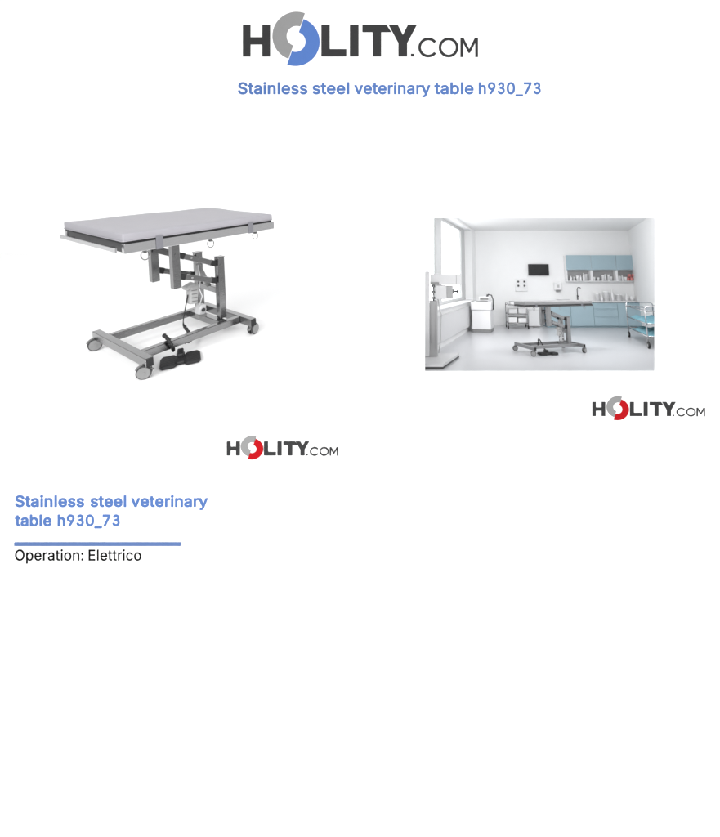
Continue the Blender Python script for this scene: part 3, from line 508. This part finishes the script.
# left wall with the window opening, built in its own frame: x along the wall to the back, y outwards
WA = math.atan2(1, KS)
ML = rmat(XL, NB, 0, WA); MLI = ML.inverted()
def on_wall(x, y, out=0.):
    r = MLI.to_3x3() @ Vector(((x-PX)/F, 1, -(y-PY)/F)); o = MLI @ Vector((0, 0, 0))
    t_ = (out-o.y)/r.y; return o + r*t_
wr = on_wall(473, 299.6); wh = on_wall(473, 231.2)
S1, SILL, HEAD = wr.x, wr.z, wh.z
S0 = -5.7; REV = .30
def sfront(u): return (nfront(u)-NB)/cA
def wpiece(poly): # (s, u) polygon, reveal depth REV
    A_ = [lw.bm.verts.new((s_, 0, u)) for s_, u in poly]; B_ = [lw.bm.verts.new((s_, REV, u)) for s_, u in poly]
    lw.bm.faces.new(A_); lw.bm.faces.new(B_[::-1]); n = len(poly)
    for i in range(n): lw.bm.faces.new((A_[i], A_[(i+1) % n], B_[(i+1) % n], B_[i]))
lw = MB(); f0, c0 = FLOOR+.001, CEIL-.001
wpiece([(sfront(f0), f0), (-.002, f0), (-.002, SILL), (sfront(SILL), SILL)])
wpiece([(S1, SILL), (-.002, SILL), (-.002, HEAD), (S1, HEAD)])
wpiece([(sfront(HEAD), HEAD), (-.002, HEAD), (-.002, c0), (sfront(c0), c0)])
wpiece([(sfront(SILL), SILL), (S0, SILL), (S0, HEAD), (sfront(HEAD), HEAD)])
structure('left_wall', lw, 'wall', ML)

# window
w = thing('window', 'tall white framed window of bright panes in the left wall', 'window', ML @ Matrix.Translation((0, 0, 0)))
fr = on_wall(460.4, 240, REV-.05); fr2 = on_wall(464.4, 240, REV-.05)
ma = on_wall(435.6, 250, REV-.05); mb2 = on_wall(441, 250, REV-.05)
ya, yb = REV-.07, REV-.005
mb = MB()
mb.lohi((fr.x, ya, SILL+.002), (S1-.002, yb, HEAD-.002), .006)
mb.lohi((ma.x, ya, SILL+.002), (mb2.x, yb, HEAD-.002), .006)
mb.lohi((S0+.002, ya, SILL+.002), (S0+.12, yb, HEAD-.002), .006)
for a, b in ((S0+.121, ma.x-.001), (mb2.x+.001, fr.x-.001)):
    mb.lohi((a, ya+.003, HEAD-.075), (b, yb-.003, HEAD-.002), .004); mb.lohi((a, ya+.003, SILL+.002), (b, yb-.003, SILL+.085), .004)
mb.build('window_frame', 'frame_grey', w)
for a, b in ((S0+.11, ma.x+.01), (mb2.x-.01, fr.x+.01)):
    g = MB(); g.lohi((a, REV-.045, SILL+.075), (b, REV-.035, HEAD-.065)); g.build('pane', 'glass', w)
hd = MB(); hd.lohi((mb2.x-.075, ya-.03, SILL+.62), (mb2.x-.045, ya-.001, SILL+.70), .005); hd.lohi((mb2.x-.07, ya-.045, SILL+.50), (mb2.x-.05, ya-.028, SILL+.69), .005); hd.build('window_handle', 'white', w)
sl = MB(); sl.lohi((sfront(SILL)+.5, -.07, SILL-.035), (S1+.06, ya-.002, SILL+.0015), .008); sl.build('window_sill', 'white', w)
sk = MB(); sk.lohi((S0+.2, 2.2, -1.7), (S1+22.0, 2.25, 9)); tag(sk.build('sky', 'sky', None, ML), kind='structure')

# panel heater under the window
pa = on_wall(441, 314, -.05); pb = on_wall(471, 304, -.05)
h = thing('panel_radiator', 'flat white radiator panel on the wall under the window', 'radiator', ML @ Matrix.Translation((0, 0, 0)))
mb = MB(); r0, r1 = pa.x-1.2, -.35; rt = SILL-.16; rb = FLOOR+.14
mb.lohi((r0, -.075, rb), (r1, -.03, rt), .008, 3)
mb.build('panel', 'offwhite', h)  # off-white tone puts the backlit wall's shade into the panel colour
mb = MB(); mb.lohi((r0+.02, -.08, rt+.001), (r1-.02, -.022, rt+.018), .003)
for i in range(24): mb.lohi((r0+.06+i*(r1-r0-.12)/24, -.081, rt+.0185), (r0+.09+i*(r1-r0-.12)/24, -.03, rt+.022))
mb.build('grille', 'offwhite', h)
for xx in (r0+.4, r1-.4):
    b = MB(); b.lohi((xx-.03, -.029, rb+.2), (xx+.03, -.001, rt-.2), .003); b.build('bracket', 'offwhite', h)

# ------------------------------------------------------------------ imaging stand at the left
p = [on_floor(x, y) for x, y in ((414, 369.2), (443, 369.2), (459.5, 357.3), (429, 357.3))]
c = on_floor(431, 362)
st_ = thing('imaging_stand', 'tall white imaging stand with grey column panel on a flat floor plate by window', 'imaging stand', rmat(c.x, c.y, FLOOR))
loc = lambda q: (q.x-c.x, q.y-c.y)
mb = MB(); mb.prism([loc(q) for q in p], .035, .075); mb.build('base_plate', 'offwhite', st_)
mb = MB(); q4 = [Vector(loc(q)) for q in p]; mid = sum(q4, Vector((0, 0)))/4
mb.prism([tuple(mid+(q-mid)*.985) for q in q4], .001, .034); mb.build('plinth_strip', 'dark', st_)
nc = on_floor(433, 361).y
def U(x, y, n): q = at_n(x, y, n); return q.x-c.x, q.z-FLOOR
xa, za = U(429.6, 273, nc); xb, zb_ = U(437.6, 301, nc)
yc = nc-c.y
mb = MB(); mb.lohi((xa-.24, yc-.05, .0765), (xa-.002, yc+.25, za+.03), .015, 3); mb.build('column', 'offwhite', st_)
mb = MB(); mb.lohi((xa, yc+.0, .0765), (xb, yc+.2, zb_), .006)
pnl = mb.build('column_panel', 'shade_grey', st_)
mb = MB(); mb.lohi((xa+.02, yc-.012, .3), (xa+.035, yc-.001, zb_-.06), .002); mb.lohi((xb-.045, yc-.012, .2), (xb-.03, yc-.001, zb_-.06), .002); mb.build('rail', 'steel_light', pnl)
x0, z0 = U(430, 284.6, nc); x1, z1 = U(456.2, 274, nc); x2, _ = U(461.3, 280, nc)
mb = MB(); mb.lohi((x0, yc+.0, z0), (x1-.001, yc+.26, z1), .012, 3); am = mb.build('arm', 'offwhite', st_)
mb = MB(); mb.lohi((x1, yc+.01, z0-.01), (x2, yc+.25, z1-.008), .012, 3); mb.build('arm_end', 'offwhite', am)
mb = MB(); xg, zg = U(430.2, 284.5, nc); xh, zh = U(439, 282.3, nc); mb.lohi((xg, yc-.02, zg-.006), (xh, yc-.002, zh), .004); mb.build('arm_trim', 'grey_plastic', am)
mb = MB(); xg, zg = U(433.6, 301, nc); _, zh = U(433.6, 284.8, nc); mb.cyl((xg, yc+.05, zg-.01), (xg, yc+.05, zh-.001), .014, 14)
for yy in (286, 292, 298):
    _, zq = U(433, yy, nc); mb.cyl((xg-.03, yc+.05, zq), (xg+.03, yc+.05, zq), .02, 14)
mb.build('guide_rod', 'steel', st_)
xg, zg = U(435.4, 299.3, nc); xh, zh = U(446.7, 285.2, nc); xi, zi = U(453, 298.4, nc)
mb = MB(); mb.lohi((xg, yc-.02, zg), (xh-.001, yc+.26, zh), .02, 3); dt = mb.build('detector_head', 'offwhite', st_)
mb = MB(); mb.lohi((xh, yc+.0, zi), (xi, yc+.24, zh-.01), .008); mb.build('collimator', 'shade_grey', dt)
xk, zk = U(459, 291.6, nc); mb = MB(); mb.cyl((xi-.01, yc+.08, zk), (xk-.04, yc+.08, zk), .016, 14); mb.cyl((xk-.039, yc+.08, zk), (xk, yc+.08, zk), .026, 18, bev=.004); mb.cyl((xi-.001, yc+.08, zk), (xi+.018, yc+.08, zk), .045, 18); mb.build('knob', 'dark', dt)
mb = MB(); _, z9 = U(436, 310, nc); mb.tube([(xb+.01, yc+.1, zb_+.02), (xb+.05, yc+.1, zb_-.2), (xb+.07, yc+.09, .8), (xb+.055, yc+.1, .35), (xb+.02, yc+.1, .12)], .008, 8); mb.build('cable', 'light_plastic', st_)

# ------------------------------------------------------------------ white washer-like machine by the corner
c = on_floor(481.5, 332.8); rz = -.30
mc = thing('sterilising_machine', 'white square machine with rounded lid and dark plinth in the far left corner', 'machine', rmat(c.x, c.y, FLOOR, rz))
q0, q1 = at_n(472.2, 333, c.y), at_n(491, 333, c.y); wd = q1.x-q0.x; dp = .62
hgt = at_n(480, 311, c.y).z-FLOOR; top = at_n(480, 302, c.y).z-FLOOR
mb = MB(); mb.lohi((-wd/2+.01, .01, .001), (wd/2-.01, dp-.01, .089), .004); mb.build('plinth_strip', 'grey_plastic', mc)
mb = MB(); mb.lohi((-wd/2, 0, .09), (wd/2, dp, hgt), .012, 3); mb.build('body', 'white', mc)
mb = MB(); mb.lohi((-wd/2-.03, -.03, hgt+.006), (wd/2+.03, dp+.02, top), .05, 4); ld = mb.build('lid', 'white', mc)
mb = MB(); mb.lathe([(.001, 0), (.17, 0), (.165, .012), (.12, .014), (.115, .006), (.001, .005)], (-.02, .3, top+.0005), 26); mb.build('basin_ring', 'grey_plastic', ld)
mb = MB()
mb.lohi((-wd/2+.12, dp-.16, top+.001), (wd/2-.1, dp+.0, top+.13), .03, 3); mb.build('control_box', 'white', ld)
mb = MB(); mb.lohi((-.10, dp-.172, top+.04), (.14, dp-.161, top+.10), .003); mb.build('control_panel', 'grey_plastic', ld)
mb = MB(); mb.tube([(wd/2-.16, dp-.1, top+.12), (wd/2-.12, dp-.12, top+.19), (wd/2-.02, dp-.18, top+.17), (wd/2+.035, dp-.26, top+.05), (wd/2+.045, dp-.32, top-.12)], .017, 8); mb.cyl((wd/2+.045, dp-.32, top-.10), (wd/2+.045, dp-.34, top-.22), .026, 14); mb.cyl((wd/2-.17, dp-.1, top+.10), (wd/2-.14, dp-.1, top+.185), .03, 14); mb.build('hose', 'dark', mc)

# ------------------------------------------------------------------ chrome trolley on the far side
c = on_floor(518.5, 329.0); q0 = at_n(508.6, 329, c.y); q1 = at_n(528.6, 329, c.y)
tw = q1.x-q0.x; th_ = at_n(518, 303.4, c.y).z-FLOOR; td = .42
tr = thing('chrome_trolley', 'chrome wire trolley with white drawers against the back wall', 'trolley', rmat(c.x, c.y, FLOOR, -.04), 'chrome trolleys')
mb = MB()
for sx in (-1, 1):
    x = sx*tw/2
    mb.tube([(x, 0, .10), (x, 0, th_-.06), (x, .03, th_), (x, td-.03, th_), (x, td, th_-.06), (x, td, .10)], .011, 8)
for z in (.16, .42, .68): 
    mb.tube([(-tw/2, 0, z), (tw/2, 0, z), (tw/2, td, z), (-tw/2, td, z)], .007, 6, True)
mb.build('frame', 'chrome', tr)
for z, m in ((.165, 'offwhite'), (.425, 'offwhite'), (.685, 'offwhite')):
    b = MB(); b.lohi((-tw/2+.015, .01, z), (tw/2-.015, td-.01, z+.012), .003); b.build('shelf', 'steel_light', tr)
for x in (-tw/2, tw/2):
    for y in (0, td):
        b = MB(); b.cyl((x, y, .10), (x, y, .085), .012, 10); b.bar((x, y-.003, .088), (x+.012, y-.003, .05), .018, .026, .003); cs = b.build('castor', 'dark', tr)
        b = MB(); b.cyl((x-.012, y, .046), (x+.014, y, .046), .045, 20, bev=.004); b.build('wheel', 'black', cs)
def tray(x0, x1, y0_, y1_, z, hh, m, label, dark=True):
    t_ = thing('supply_box', label, 'box', rmat(c.x, c.y, FLOOR, -.04) @ Matrix.Translation(((x0+x1)/2, (y0_+y1_)/2, z)), 'boxes on the drawers trolley')
    w2, d2 = (x1-x0)/2, (y1_-y0_)/2
    b = MB(); b.lohi((-w2, -d2, .001), (w2, d2, hh), .01, 3); b.build('body', m, t_)
    b = MB(); b.lohi((-w2-.004, -d2-.004, hh+.0005), (w2+.004, d2+.004, hh+.016), .004); b.build('lid', 'grey_plastic' if dark else 'offwhite', t_)
tray(-.27, -.02, .05, .36, .177, .15, 'white', 'white lidded box on the trolley bottom shelf nearest the white machine')
tray(.02, .26, .05, .36, .177, .13, 'white', 'white lidded box on the trolley bottom shelf nearest the waste bin')
tray(-.25, .0, .05, .34, .437, .12, 'offwhite', 'pale box on the trolley middle shelf nearest the white machine', False)
tray(.03, .25, .05, .34, .437, .14, 'offwhite', 'pale box on the trolley middle shelf nearest the waste bin', False)
tray(-.2, .16, .06, .34, .697, .07, 'white', 'low white box on the top shelf of the drawers trolley', True)

# white pedal bin beside it
c = on_floor(534.8, 327.2); q0, q1 = at_n(529.2, 327, c.y), at_n(540.4, 327, c.y); bw_ = q1.x-q0.x; bh_ = at_n(535, 308.5, c.y).z-FLOOR
bn = thing('waste_bin', 'plain white lidded bin between the drawers trolley and blue cupboards', 'bin', rmat(c.x, c.y, FLOOR))
mb = MB(); mb.lohi((-bw_/2, 0, .03), (bw_/2, .3, bh_-.05), .012, 3); mb.build('body', 'white', bn)
mb = MB(); mb.lohi((-bw_/2-.008, -.01, bh_-.047), (bw_/2+.008, .31, bh_), .014, 3); mb.build('lid', 'white', bn)
mb = MB(); mb.lohi((-bw_/2+.02, .01, .001), (bw_/2-.02, .29, .029), .003); mb.lohi((-.05, -.06, .008), (.05, .009, .022), .003); mb.build('pedal', 'grey_plastic', bn)

# ------------------------------------------------------------------ wall items
def wallbox(x0, x1, y0_, y1_, dep):
    a = at_n(x0, y1_, NB); b = at_n(x1, y0_, NB); return a.x, b.x, a.z, b.z
xa, xb, za, zb_ = wallbox(528.2, 548, 264.2, 275.6, .05)
sc_ = thing('wall_screen', 'black flat screen hanging on the white back wall', 'screen', rmat((xa+xb)/2, NB-.001, (za+zb_)/2))
w2, h2 = (xb-xa)/2, (zb_-za)/2
mb = MB(); mb.lohi((-w2, -.07, -h2), (w2, -.03, h2), .006); mb.build('casing', 'dark', sc_)
mb = MB(); mb.lohi((-w2+.012, -.0735, -h2+.018), (w2-.012, -.0705, h2-.012), .001); mb.build('display', 'screen', sc_)
mb = MB(); mb.lohi((-.12, -.029, -.09), (.12, -.001, .09), .003); mb.build('wall_bracket', 'dark', sc_)

xa, xb, za, zb_ = wallbox(514.8, 527.2, 278.2, 291.4, .05)
gp = thing('outlet_panel', 'white wall panel with four dark round outlets left of the screen', 'panel', rmat((xa+xb)/2, NB-.001, (za+zb_)/2))
w2, h2 = (xb-xa)/2, (zb_-za)/2
mb = MB(); mb.lohi((-w2*.95, -.035, -h2), (w2*.95, -.001, h2*.95), .008, 3); mb.build('plate', 'white', gp)
for x in (-.1, .1):
    for z in (-.03, .10):
        b = MB(); b.cyl((x, -.036, z), (x, -.06, z), .034, 18, bev=.003); so = b.build('outlet', 'grey_plastic', gp)
        b = MB(); b.cyl((x, -.0605, z), (x, -.085, z), .02, 14, bev=.003); b.build('plug', 'dark', so)

# upper cabinet with open shelf
ND = NB-.22
a = at_n(567.3, 281.6, ND); b = at_n(640.2, 255.3, ND)
cx_ = (a.x+b.x)/2; cw = b.x-a.x; ch = b.z-a.z
zs = at_n(600, 269.6, ND).z-a.z
uc = thing('wall_cupboard', 'powder blue wall cupboard with three doors over a glazed open shelf', 'cupboard', rmat(cx_, NB-.001, a.z))
D_ = .2; t3 = .025
mb = MB()
mb.lohi((-cw/2, -D_, 0), (cw/2, -.012, t3)); mb.lohi((-cw/2, -D_, ch-t3), (cw/2, -.012, ch)); mb.lohi((-cw/2+.03, -D_+.02, zs-.02), (cw/2-.03, -.012, zs))
mb.lohi((-cw/2, -D_, t3), (-cw/2+.03, -.012, ch-t3)); mb.lohi((cw/2-.03, -D_, t3), (cw/2, -.012, ch-t3))
for k in (-1, 1): mb.lohi((k*cw/6-.035, -D_, t3), (k*cw/6+.035, -.012, zs-.02)); mb.lohi((k*cw/6-.012, -D_, zs), (k*cw/6+.012, -.012, ch-t3))
mb.build('carcass', 'white', uc)
mb = MB(); mb.lohi((-cw/2, -.0115, 0), (cw/2, 0, ch)); mb.build('back_panel', 'shade_grey', uc)
for k in range(3):
    x0 = -cw/2+k*cw/3
    b = MB(); b.lohi((x0+.006, -D_-.02, zs-.015), (x0+cw/3-.006, -D_-.0015, ch+.002), .003); dr = b.build('door', 'blue', uc)
    b = MB(); b.lohi((x0+.1, -D_-.028, zs-.010), (x0+cw/3-.1, -D_-.0205, zs-.002), .002); b.build('door_handle', 'steel_light', dr)
# glassware on the open shelf: each vessel its own object
def vessel(name, label, cat, x, y, z, r, h_, m, grp, kind):
    b = MB()
    if kind == 0: prof = [(r*.9, 0), (r, .01), (r, h_*.6), (r*.45, h_*.78), (r*.45, h_)]
    elif kind == 1: prof = [(r, 0), (r, h_*.85), (r*1.06, h_*.86), (r*1.06, h_)]
    elif kind == 2: prof = [(r*.55, 0), (r*.9, h_*.5), (r, h_)]
    else: prof = [(r*.7, 0), (r*.2, h_*.12), (r*.18, h_*.5), (r, h_*.62), (r*.95, h_)]
    b.lathe(prof, (0, 0, 0), 16)
    return tag(b.build(name, m, None, rmat(x, y, z)), label, cat, grp)
zsf = a.z+t3+.001; yv = NB-.12
kinds = ['bottle', 'jar', 'beaker', 'goblet']
vs = [(570.5, 5, 0), (574, 4, 1), (577, 5.5, 2), (580.5, 6, 0), (583.3, 8, 0), (586, 7, 1), (593.5, 4, 2), (598, 3.5, 2), (602.5, 6, 1), (605.2, 7, 0), (608.2, 6.4, 1), (610.8, 4.5, 2), (619, 5, 1), (622.2, 6, 0), (625, 4, 2)]
adj = ['first', 'second', 'third', 'fourth', 'fifth', 'sixth', 'seventh', 'eighth', 'ninth', 'tenth', 'eleventh', 'twelfth', 'thirteenth', 'fourteenth', 'fifteenth']
for i, (x, hp, k) in enumerate(vs):
    q = at_n(x, 275, yv); h_ = hp/33.; r = (.038, .042, .045)[k]
    vessel(kinds[k], 'small white %s on the open cupboard shelf, %s vessel from its left end' % (kinds[k], adj[i]), kinds[k], q.x, yv+(.02 if i % 2 else -.02), zsf, r, h_, 'white', 'white vessels on the cupboard shelf', k)
rb = [(627.5, 0, .10), (631, 0, .12), (634.6, 0, .11), (629.3, .121, .09), (633.2, .121, .10)]
rl = ['bottom row of the red pile, nearest the white vessels', 'bottom row of the red pile, middle one', 'bottom row of the red pile, nearest the cupboard end', 'top row of the red pile, nearest the white vessels', 'top row of the red pile, nearest the cupboard end']
for i, (x, z, h_) in enumerate(rb):
    q = at_n(x, 275, yv); b = MB(); b.lathe([(.02, 0), (.05, .008), (.054, .03), (.054, h_*.75), (.035, h_*.98), (.02, h_)], (0, 0, 0), 14)
    if z == 0: b.lathe([(.03, h_+.0005), (.03, .119)], (0, 0, 0), 12) if h_ < .118 else None
    tag(b.build('red_pot', 'red', None, rmat(q.x, yv-.01, zsf+z)), 'red round pot in the %s' % rl[i], 'pot', 'red pots on the cupboard shelf')

# base cupboards
NC = NB-.62
a = at_n(548.6, 328.4, NC); b = at_n(643.2, 302.6, NC); cw = b.x-a.x; ch = b.z-FLOOR
bc = thing('base_cupboard', 'long powder blue base cupboard run with drawers under a white worktop', 'cupboard', rmat(a.x, NB-.002, FLOOR))
mb = MB(); mb.lohi((0, -.60, .05), (cw, 0, ch), 0); mb.build('carcass', 'blue_edge', bc)
mb = MB(); mb.lohi((.01, -.56, .001), (cw-.01, -.02, .049)); mb.build('plinth_strip', 'blue', bc)
xs = [0] + [at_n(x, 315, NC).x-a.x for x in (571, 594, 618.3)] + [cw]
def front(x0, x1, z0, z1, kind):
    f = MB(); f.lohi((x0+.005, -.62, z0), (x1-.005, -.6015, z1), .003); o = f.build(kind, 'blue', bc)
    g = MB(); g.lohi((x0+.12, -.634, z1-.03), (x1-.12, -.6205, z1-.018), .002); g.build('%s_handle' % kind, 'blue', o)
for k in (0, 1, 3): front(xs[k], xs[k+1], .055, ch-.012, 'door')
zz = [.055, .055+(ch-.067)*.42, .055+(ch-.067)*.74, ch-.012]
for k in range(3): front(xs[2], xs[3], zz[k]+.003, zz[k+1]-.003, 'drawer')
mb = MB(); mb.lohi((-.015, -.645, ch+.001), (cw+.015, 0, ch+.034), .004); mb.build('worktop', 'white', bc)
mb = MB(); mb.lohi((cw+.0005, -.6, .05), (cw+.014, 0, ch), .002); mb.build('end_panel', 'grey_plastic', bc)
ZW = FLOOR+ch+.0345
# tap
q = at_n(577.8, 300, NB-.25)
tp_ = thing('sink_tap', 'dark upright swan-neck tap on the white worktop', 'tap', rmat(q.x, NB-.25, ZW))
mb = MB(); mb.cyl((0, 0, .0005), (0, 0, .02), .04, 18, bev=.003); mb.cyl((0, 0, .02), (0, 0, .17), .022, 14); mb.build('base', 'dark', tp_)
mb = MB(); mb.tube([(0, 0, .17), (0, 0, .36), (.02, -.02, .41), (.06, -.06, .42), (.085, -.085, .39)], .013, 8); mb.build('spout', 'dark', tp_)
mb = MB(); mb.cyl((0, -.02, .12), (.0, -.09, .15), .01, 10); mb.build('lever', 'dark', tp_)
# soap dispenser on wall
xa, xb, za, zb_ = wallbox(553.8, 560.6, 282.6, 291.5, .1)
sd = thing('soap_dispenser', 'white wall soap dispenser above the worktop beside the tap', 'dispenser', rmat((xa+xb)/2, NB-.001, za))
w2, h_ = (xb-xa)/2, zb_-za
mb = MB(); mb.lohi((-w2, -.11, .05), (w2, -.001, h_), .02, 3); mb.build('body', 'white', sd)
mb = MB(); mb.lohi((-w2*.5, -.13, .0), (w2*.5, -.03, .048), .008, 3); mb.build('nozzle', 'grey_plastic', sd)
mb = MB(); mb.lohi((-w2*.3, -.114, h_*.45), (w2*.3, -.1105, h_*.75), .001); mb.build('sight_window', 'light_plastic', sd)
q = at_n(563, 298, NB-.3)
bk = thing('kidney_tray', 'shallow pale tray on the worktop behind the room table', 'tray', rmat(q.x, NB-.32, ZW, .1))
mb = MB(); mb.lohi((-.17, -.1, .001), (.17, .1, .02), .008, 3); mb.build('tray_base', 'offwhite', bk)
mb = MB(); mb.tube([(-.175, -.105, .035), (.175, -.105, .035), (.175, .105, .035), (-.175, .105, .035)], .013, 8, True); mb.build('tray_rim', 'offwhite', bk)
cn = [(597.5, .07, .24, 1, 'white', 'canister', 'tall pale canister on the worktop, the nearest to the tap'),
      (601.6, .05, .16, 0, 'white', 'bottle', 'short white bottle between two pale canisters on the worktop'),
      (606.5, .085, .30, 1, 'white', 'canister', 'widest tall pale canister on the worktop'),
      (612.5, .045, .34, 0, 'white', 'bottle', 'tall slim white bottle between canisters on the worktop'),
      (619, .09, .20, 1, 'white', 'canister', 'squat white canister in the middle of the right worktop'),
      (626.5, .05, .22, 0, 'white', 'bottle', 'pale grey bottle near the right end of the worktop'),
      (632, .07, .14, 2, 'white', 'bowl', 'white bowl near the right end of the worktop')]
for x, r, h_, k, m, nm_, lb in cn:
    q = at_n(x, 298, NB-.22); vessel(nm_, lb, nm_, q.x, NB-.22, ZW, r, h_, m, 'pots on the worktop', k)

# ------------------------------------------------------------------ chrome trolley with turquoise cloths, cut by the opening's edge
A3, B3 = on_floor(629.2, 337.2), on_floor(648.9, 348.6)
v = B3-A3; ln = math.hypot(v.x, v.y); ang = math.atan2(v.y, v.x)
th_ = .86; td = .62
tr2 = thing('chrome_trolley', 'chrome trolley holding turquoise cloths beside the right wall', 'trolley', rmat(A3.x, A3.y, FLOOR, ang), 'chrome trolleys')
mb = MB()
for x in (0, ln):
    mb.tube([(x, 0, .10), (x, 0, th_-.04), (x, .04, th_), (x, td-.04, th_), (x, td, th_-.04), (x, td, .10)], .014, 8)
for z in (.24, .50, .76): mb.tube([(0, 0, z), (ln, 0, z), (ln, td, z), (0, td, z)], .012, 8, True)
mb.tube([(0, 0, .80), (ln, 0, .80)], .008, 6); mb.tube([(0, td, .80), (ln, td, .80)], .008, 6)
mb.build('frame', 'chrome', tr2)
for z in (.235, .495, .755):
    b = MB(); b.lohi((.015, .015, z-.006), (ln-.015, td-.015, z+.006), .002); b.build('shelf', 'cabglass' if z > .7 else 'steel_light', tr2)
for x in (0, ln):
    for y in (0, td):
        b = MB(); b.cyl((x, y, .11), (x, y, .09), .014, 10); b.bar((x, y, .092), (x+.02, y, .055), .02, .026, .003); cs = b.build('castor', 'grey_plastic', tr2)
        b = MB(); b.cyl((x+.02, y-.02, .068), (x+.02, y+.02, .068), .067, 22, bev=.006); wh_ = b.build('wheel', 'black', cs)
        b = MB(); b.cyl((x+.02, y-.0225, .068), (x+.02, y+.0225, .068), .03, 18); b.build('wheel_hub', 'light_plastic', wh_)
def cloth(x0, x1, z, h_, label, seed):
    rnd = random.Random(seed); t_ = bmesh.new()
    bmesh.ops.create_grid(t_, x_segments=22, y_segments=10, size=.5)
    for q in t_.verts:
        fx, fy = q.co.x+.5, q.co.y+.5
        e_ = min(fx, 1-fx, fy, 1-fy)
        q.co = Vector((x0+fx*(x1-x0), .03+fy*(td-.06), z+.006+h_*min(1, e_*7)*(.55+.45*math.sin(fx*17+seed)*math.cos(fy*9+seed*2))))
    r_ = bmesh.ops.extrude_face_region(t_, geom=list(t_.faces))
    for q in [g for g in r_['geom'] if isinstance(g, bmesh.types.BMVert)]: q.co.z = z+.001
    m_ = MB(); m_.join(t_, True)
    tag(m_.build('folded_cloth', 'teal', None, rmat(A3.x, A3.y, FLOOR, ang)), label, 'cloth', 'turquoise cloths on the trolley')
cloth(.05, ln*.97, .502, .085, 'crumpled turquoise cloth on the middle shelf of the right trolley', 1)
cloth(.25, ln*.97, .242, .09, 'crumpled turquoise cloth on the bottom shelf of the right trolley', 3)

# ------------------------------------------------------------------ the table in the room
D2 = dict(L=1.64, W=.40, xl=-.7279, xr=.4094, wb=.36, y0=.0, xu=-.2179, xo=.2312, s=.1146, sr=.19,
          top=.995, beam=.168, zu=.514, zl=.68, l1=(.80, .62), l2=(.62, .46), rings=(-.6, .02, .62), straps=(-.55, .55), th=.062, pw=.078, lh=.055, cr=.05, dz=.03, deck='dark')  # dark deck colour stands in for shade under this mattress
T2 = rmat(2.5679, 8.6125, FLOOR, .336)
make_table(D2, 'steel table with grey mattress standing on the clinic room floor', T2, 'vinyl_dark', 'steel_light', 2)
q = on_floor(547.5, 354.6)
lq = T2.inverted() @ (MR @ q)
make_pedal(rmat(q.x, q.y, FLOOR), .15, 'black double foot pedal on the clinic room floor',
           [((-.06, .55, .14), .010), ((-.065, .42, .10), .010), ((-.085, .30, .24), .012), ((-.07, .2, .22), .012), ((-.03, .10, .10), .012), ((0, .06, .06), .009)], k=1.15)

# ================================================================== light and camera
W_ = bpy.data.worlds.new('World'); SC.world = W_; W_.use_nodes = True
bg = W_.node_tree.nodes['Background']; bg.inputs['Color'].default_value = (1, 1, 1, 1); bg.inputs['Strength'].default_value = WORLD = .60
def lamp(name, loc_, target, sx, sy, power, col=(1, 1, 1)):
    d_ = bpy.data.lights.new(name, 'AREA'); d_.shape = 'RECTANGLE'; d_.size = sx; d_.size_y = sy; d_.energy = power; d_.color = col
    o = bpy.data.objects.new(name, d_); COL.objects.link(o); o.location = loc_
    o.rotation_euler = (Vector(target)-Vector(loc_)).to_track_quat('-Z', 'Y').to_euler(); return o
lamp('softbox_front', (-.8, -2.8, 2.0), (-1.0, 5, -1.5), 5, 3, 290)
lamp('softbox_left', (-5.5, -2.5, 4.5), (-1.5, 5, -2), 4, 3, 240)
lamp('softbox_right', (5.5, -2.5, 4.0), (.5, 6, -2), 4, 3, 330)
lamp('softbox_low', (2.6, -3.0, -7.5), (.3, 6, -8), 6, 5, 620)
lc = MR @ Vector((xw((XL+XRR)/2, 8.7), 8.7, CEIL-.03))
o = lamp('ceiling_fill', lc, MR @ Vector((xw((XL+XRR)/2, 11.0), 11.0, FLOOR)), 3.6, 1.2, 185)  # unseen fill added under the ceiling to brighten the room

cam = bpy.data.cameras.new('Camera'); co = bpy.data.objects.new('Camera', cam); COL.objects.link(co)
co.rotation_euler = (math.pi/2, 0, 0)
cam.sensor_fit = 'HORIZONTAL'; cam.sensor_width = 36; cam.lens = 36*F/720
cam.shift_x = -(PX-360)/720; cam.shift_y = -(418.5-PY)/720
cam.clip_start = .05; cam.clip_end = 200
SC.camera = co
SC.view_settings.view_transform = 'Standard'; SC.view_settings.look = 'None'; SC.view_settings.exposure = 0; SC.view_settings.gamma = 1
SC.render.film_transparent = False
SC.cycles.max_bounces = 10; SC.cycles.transparent_max_bounces = 12
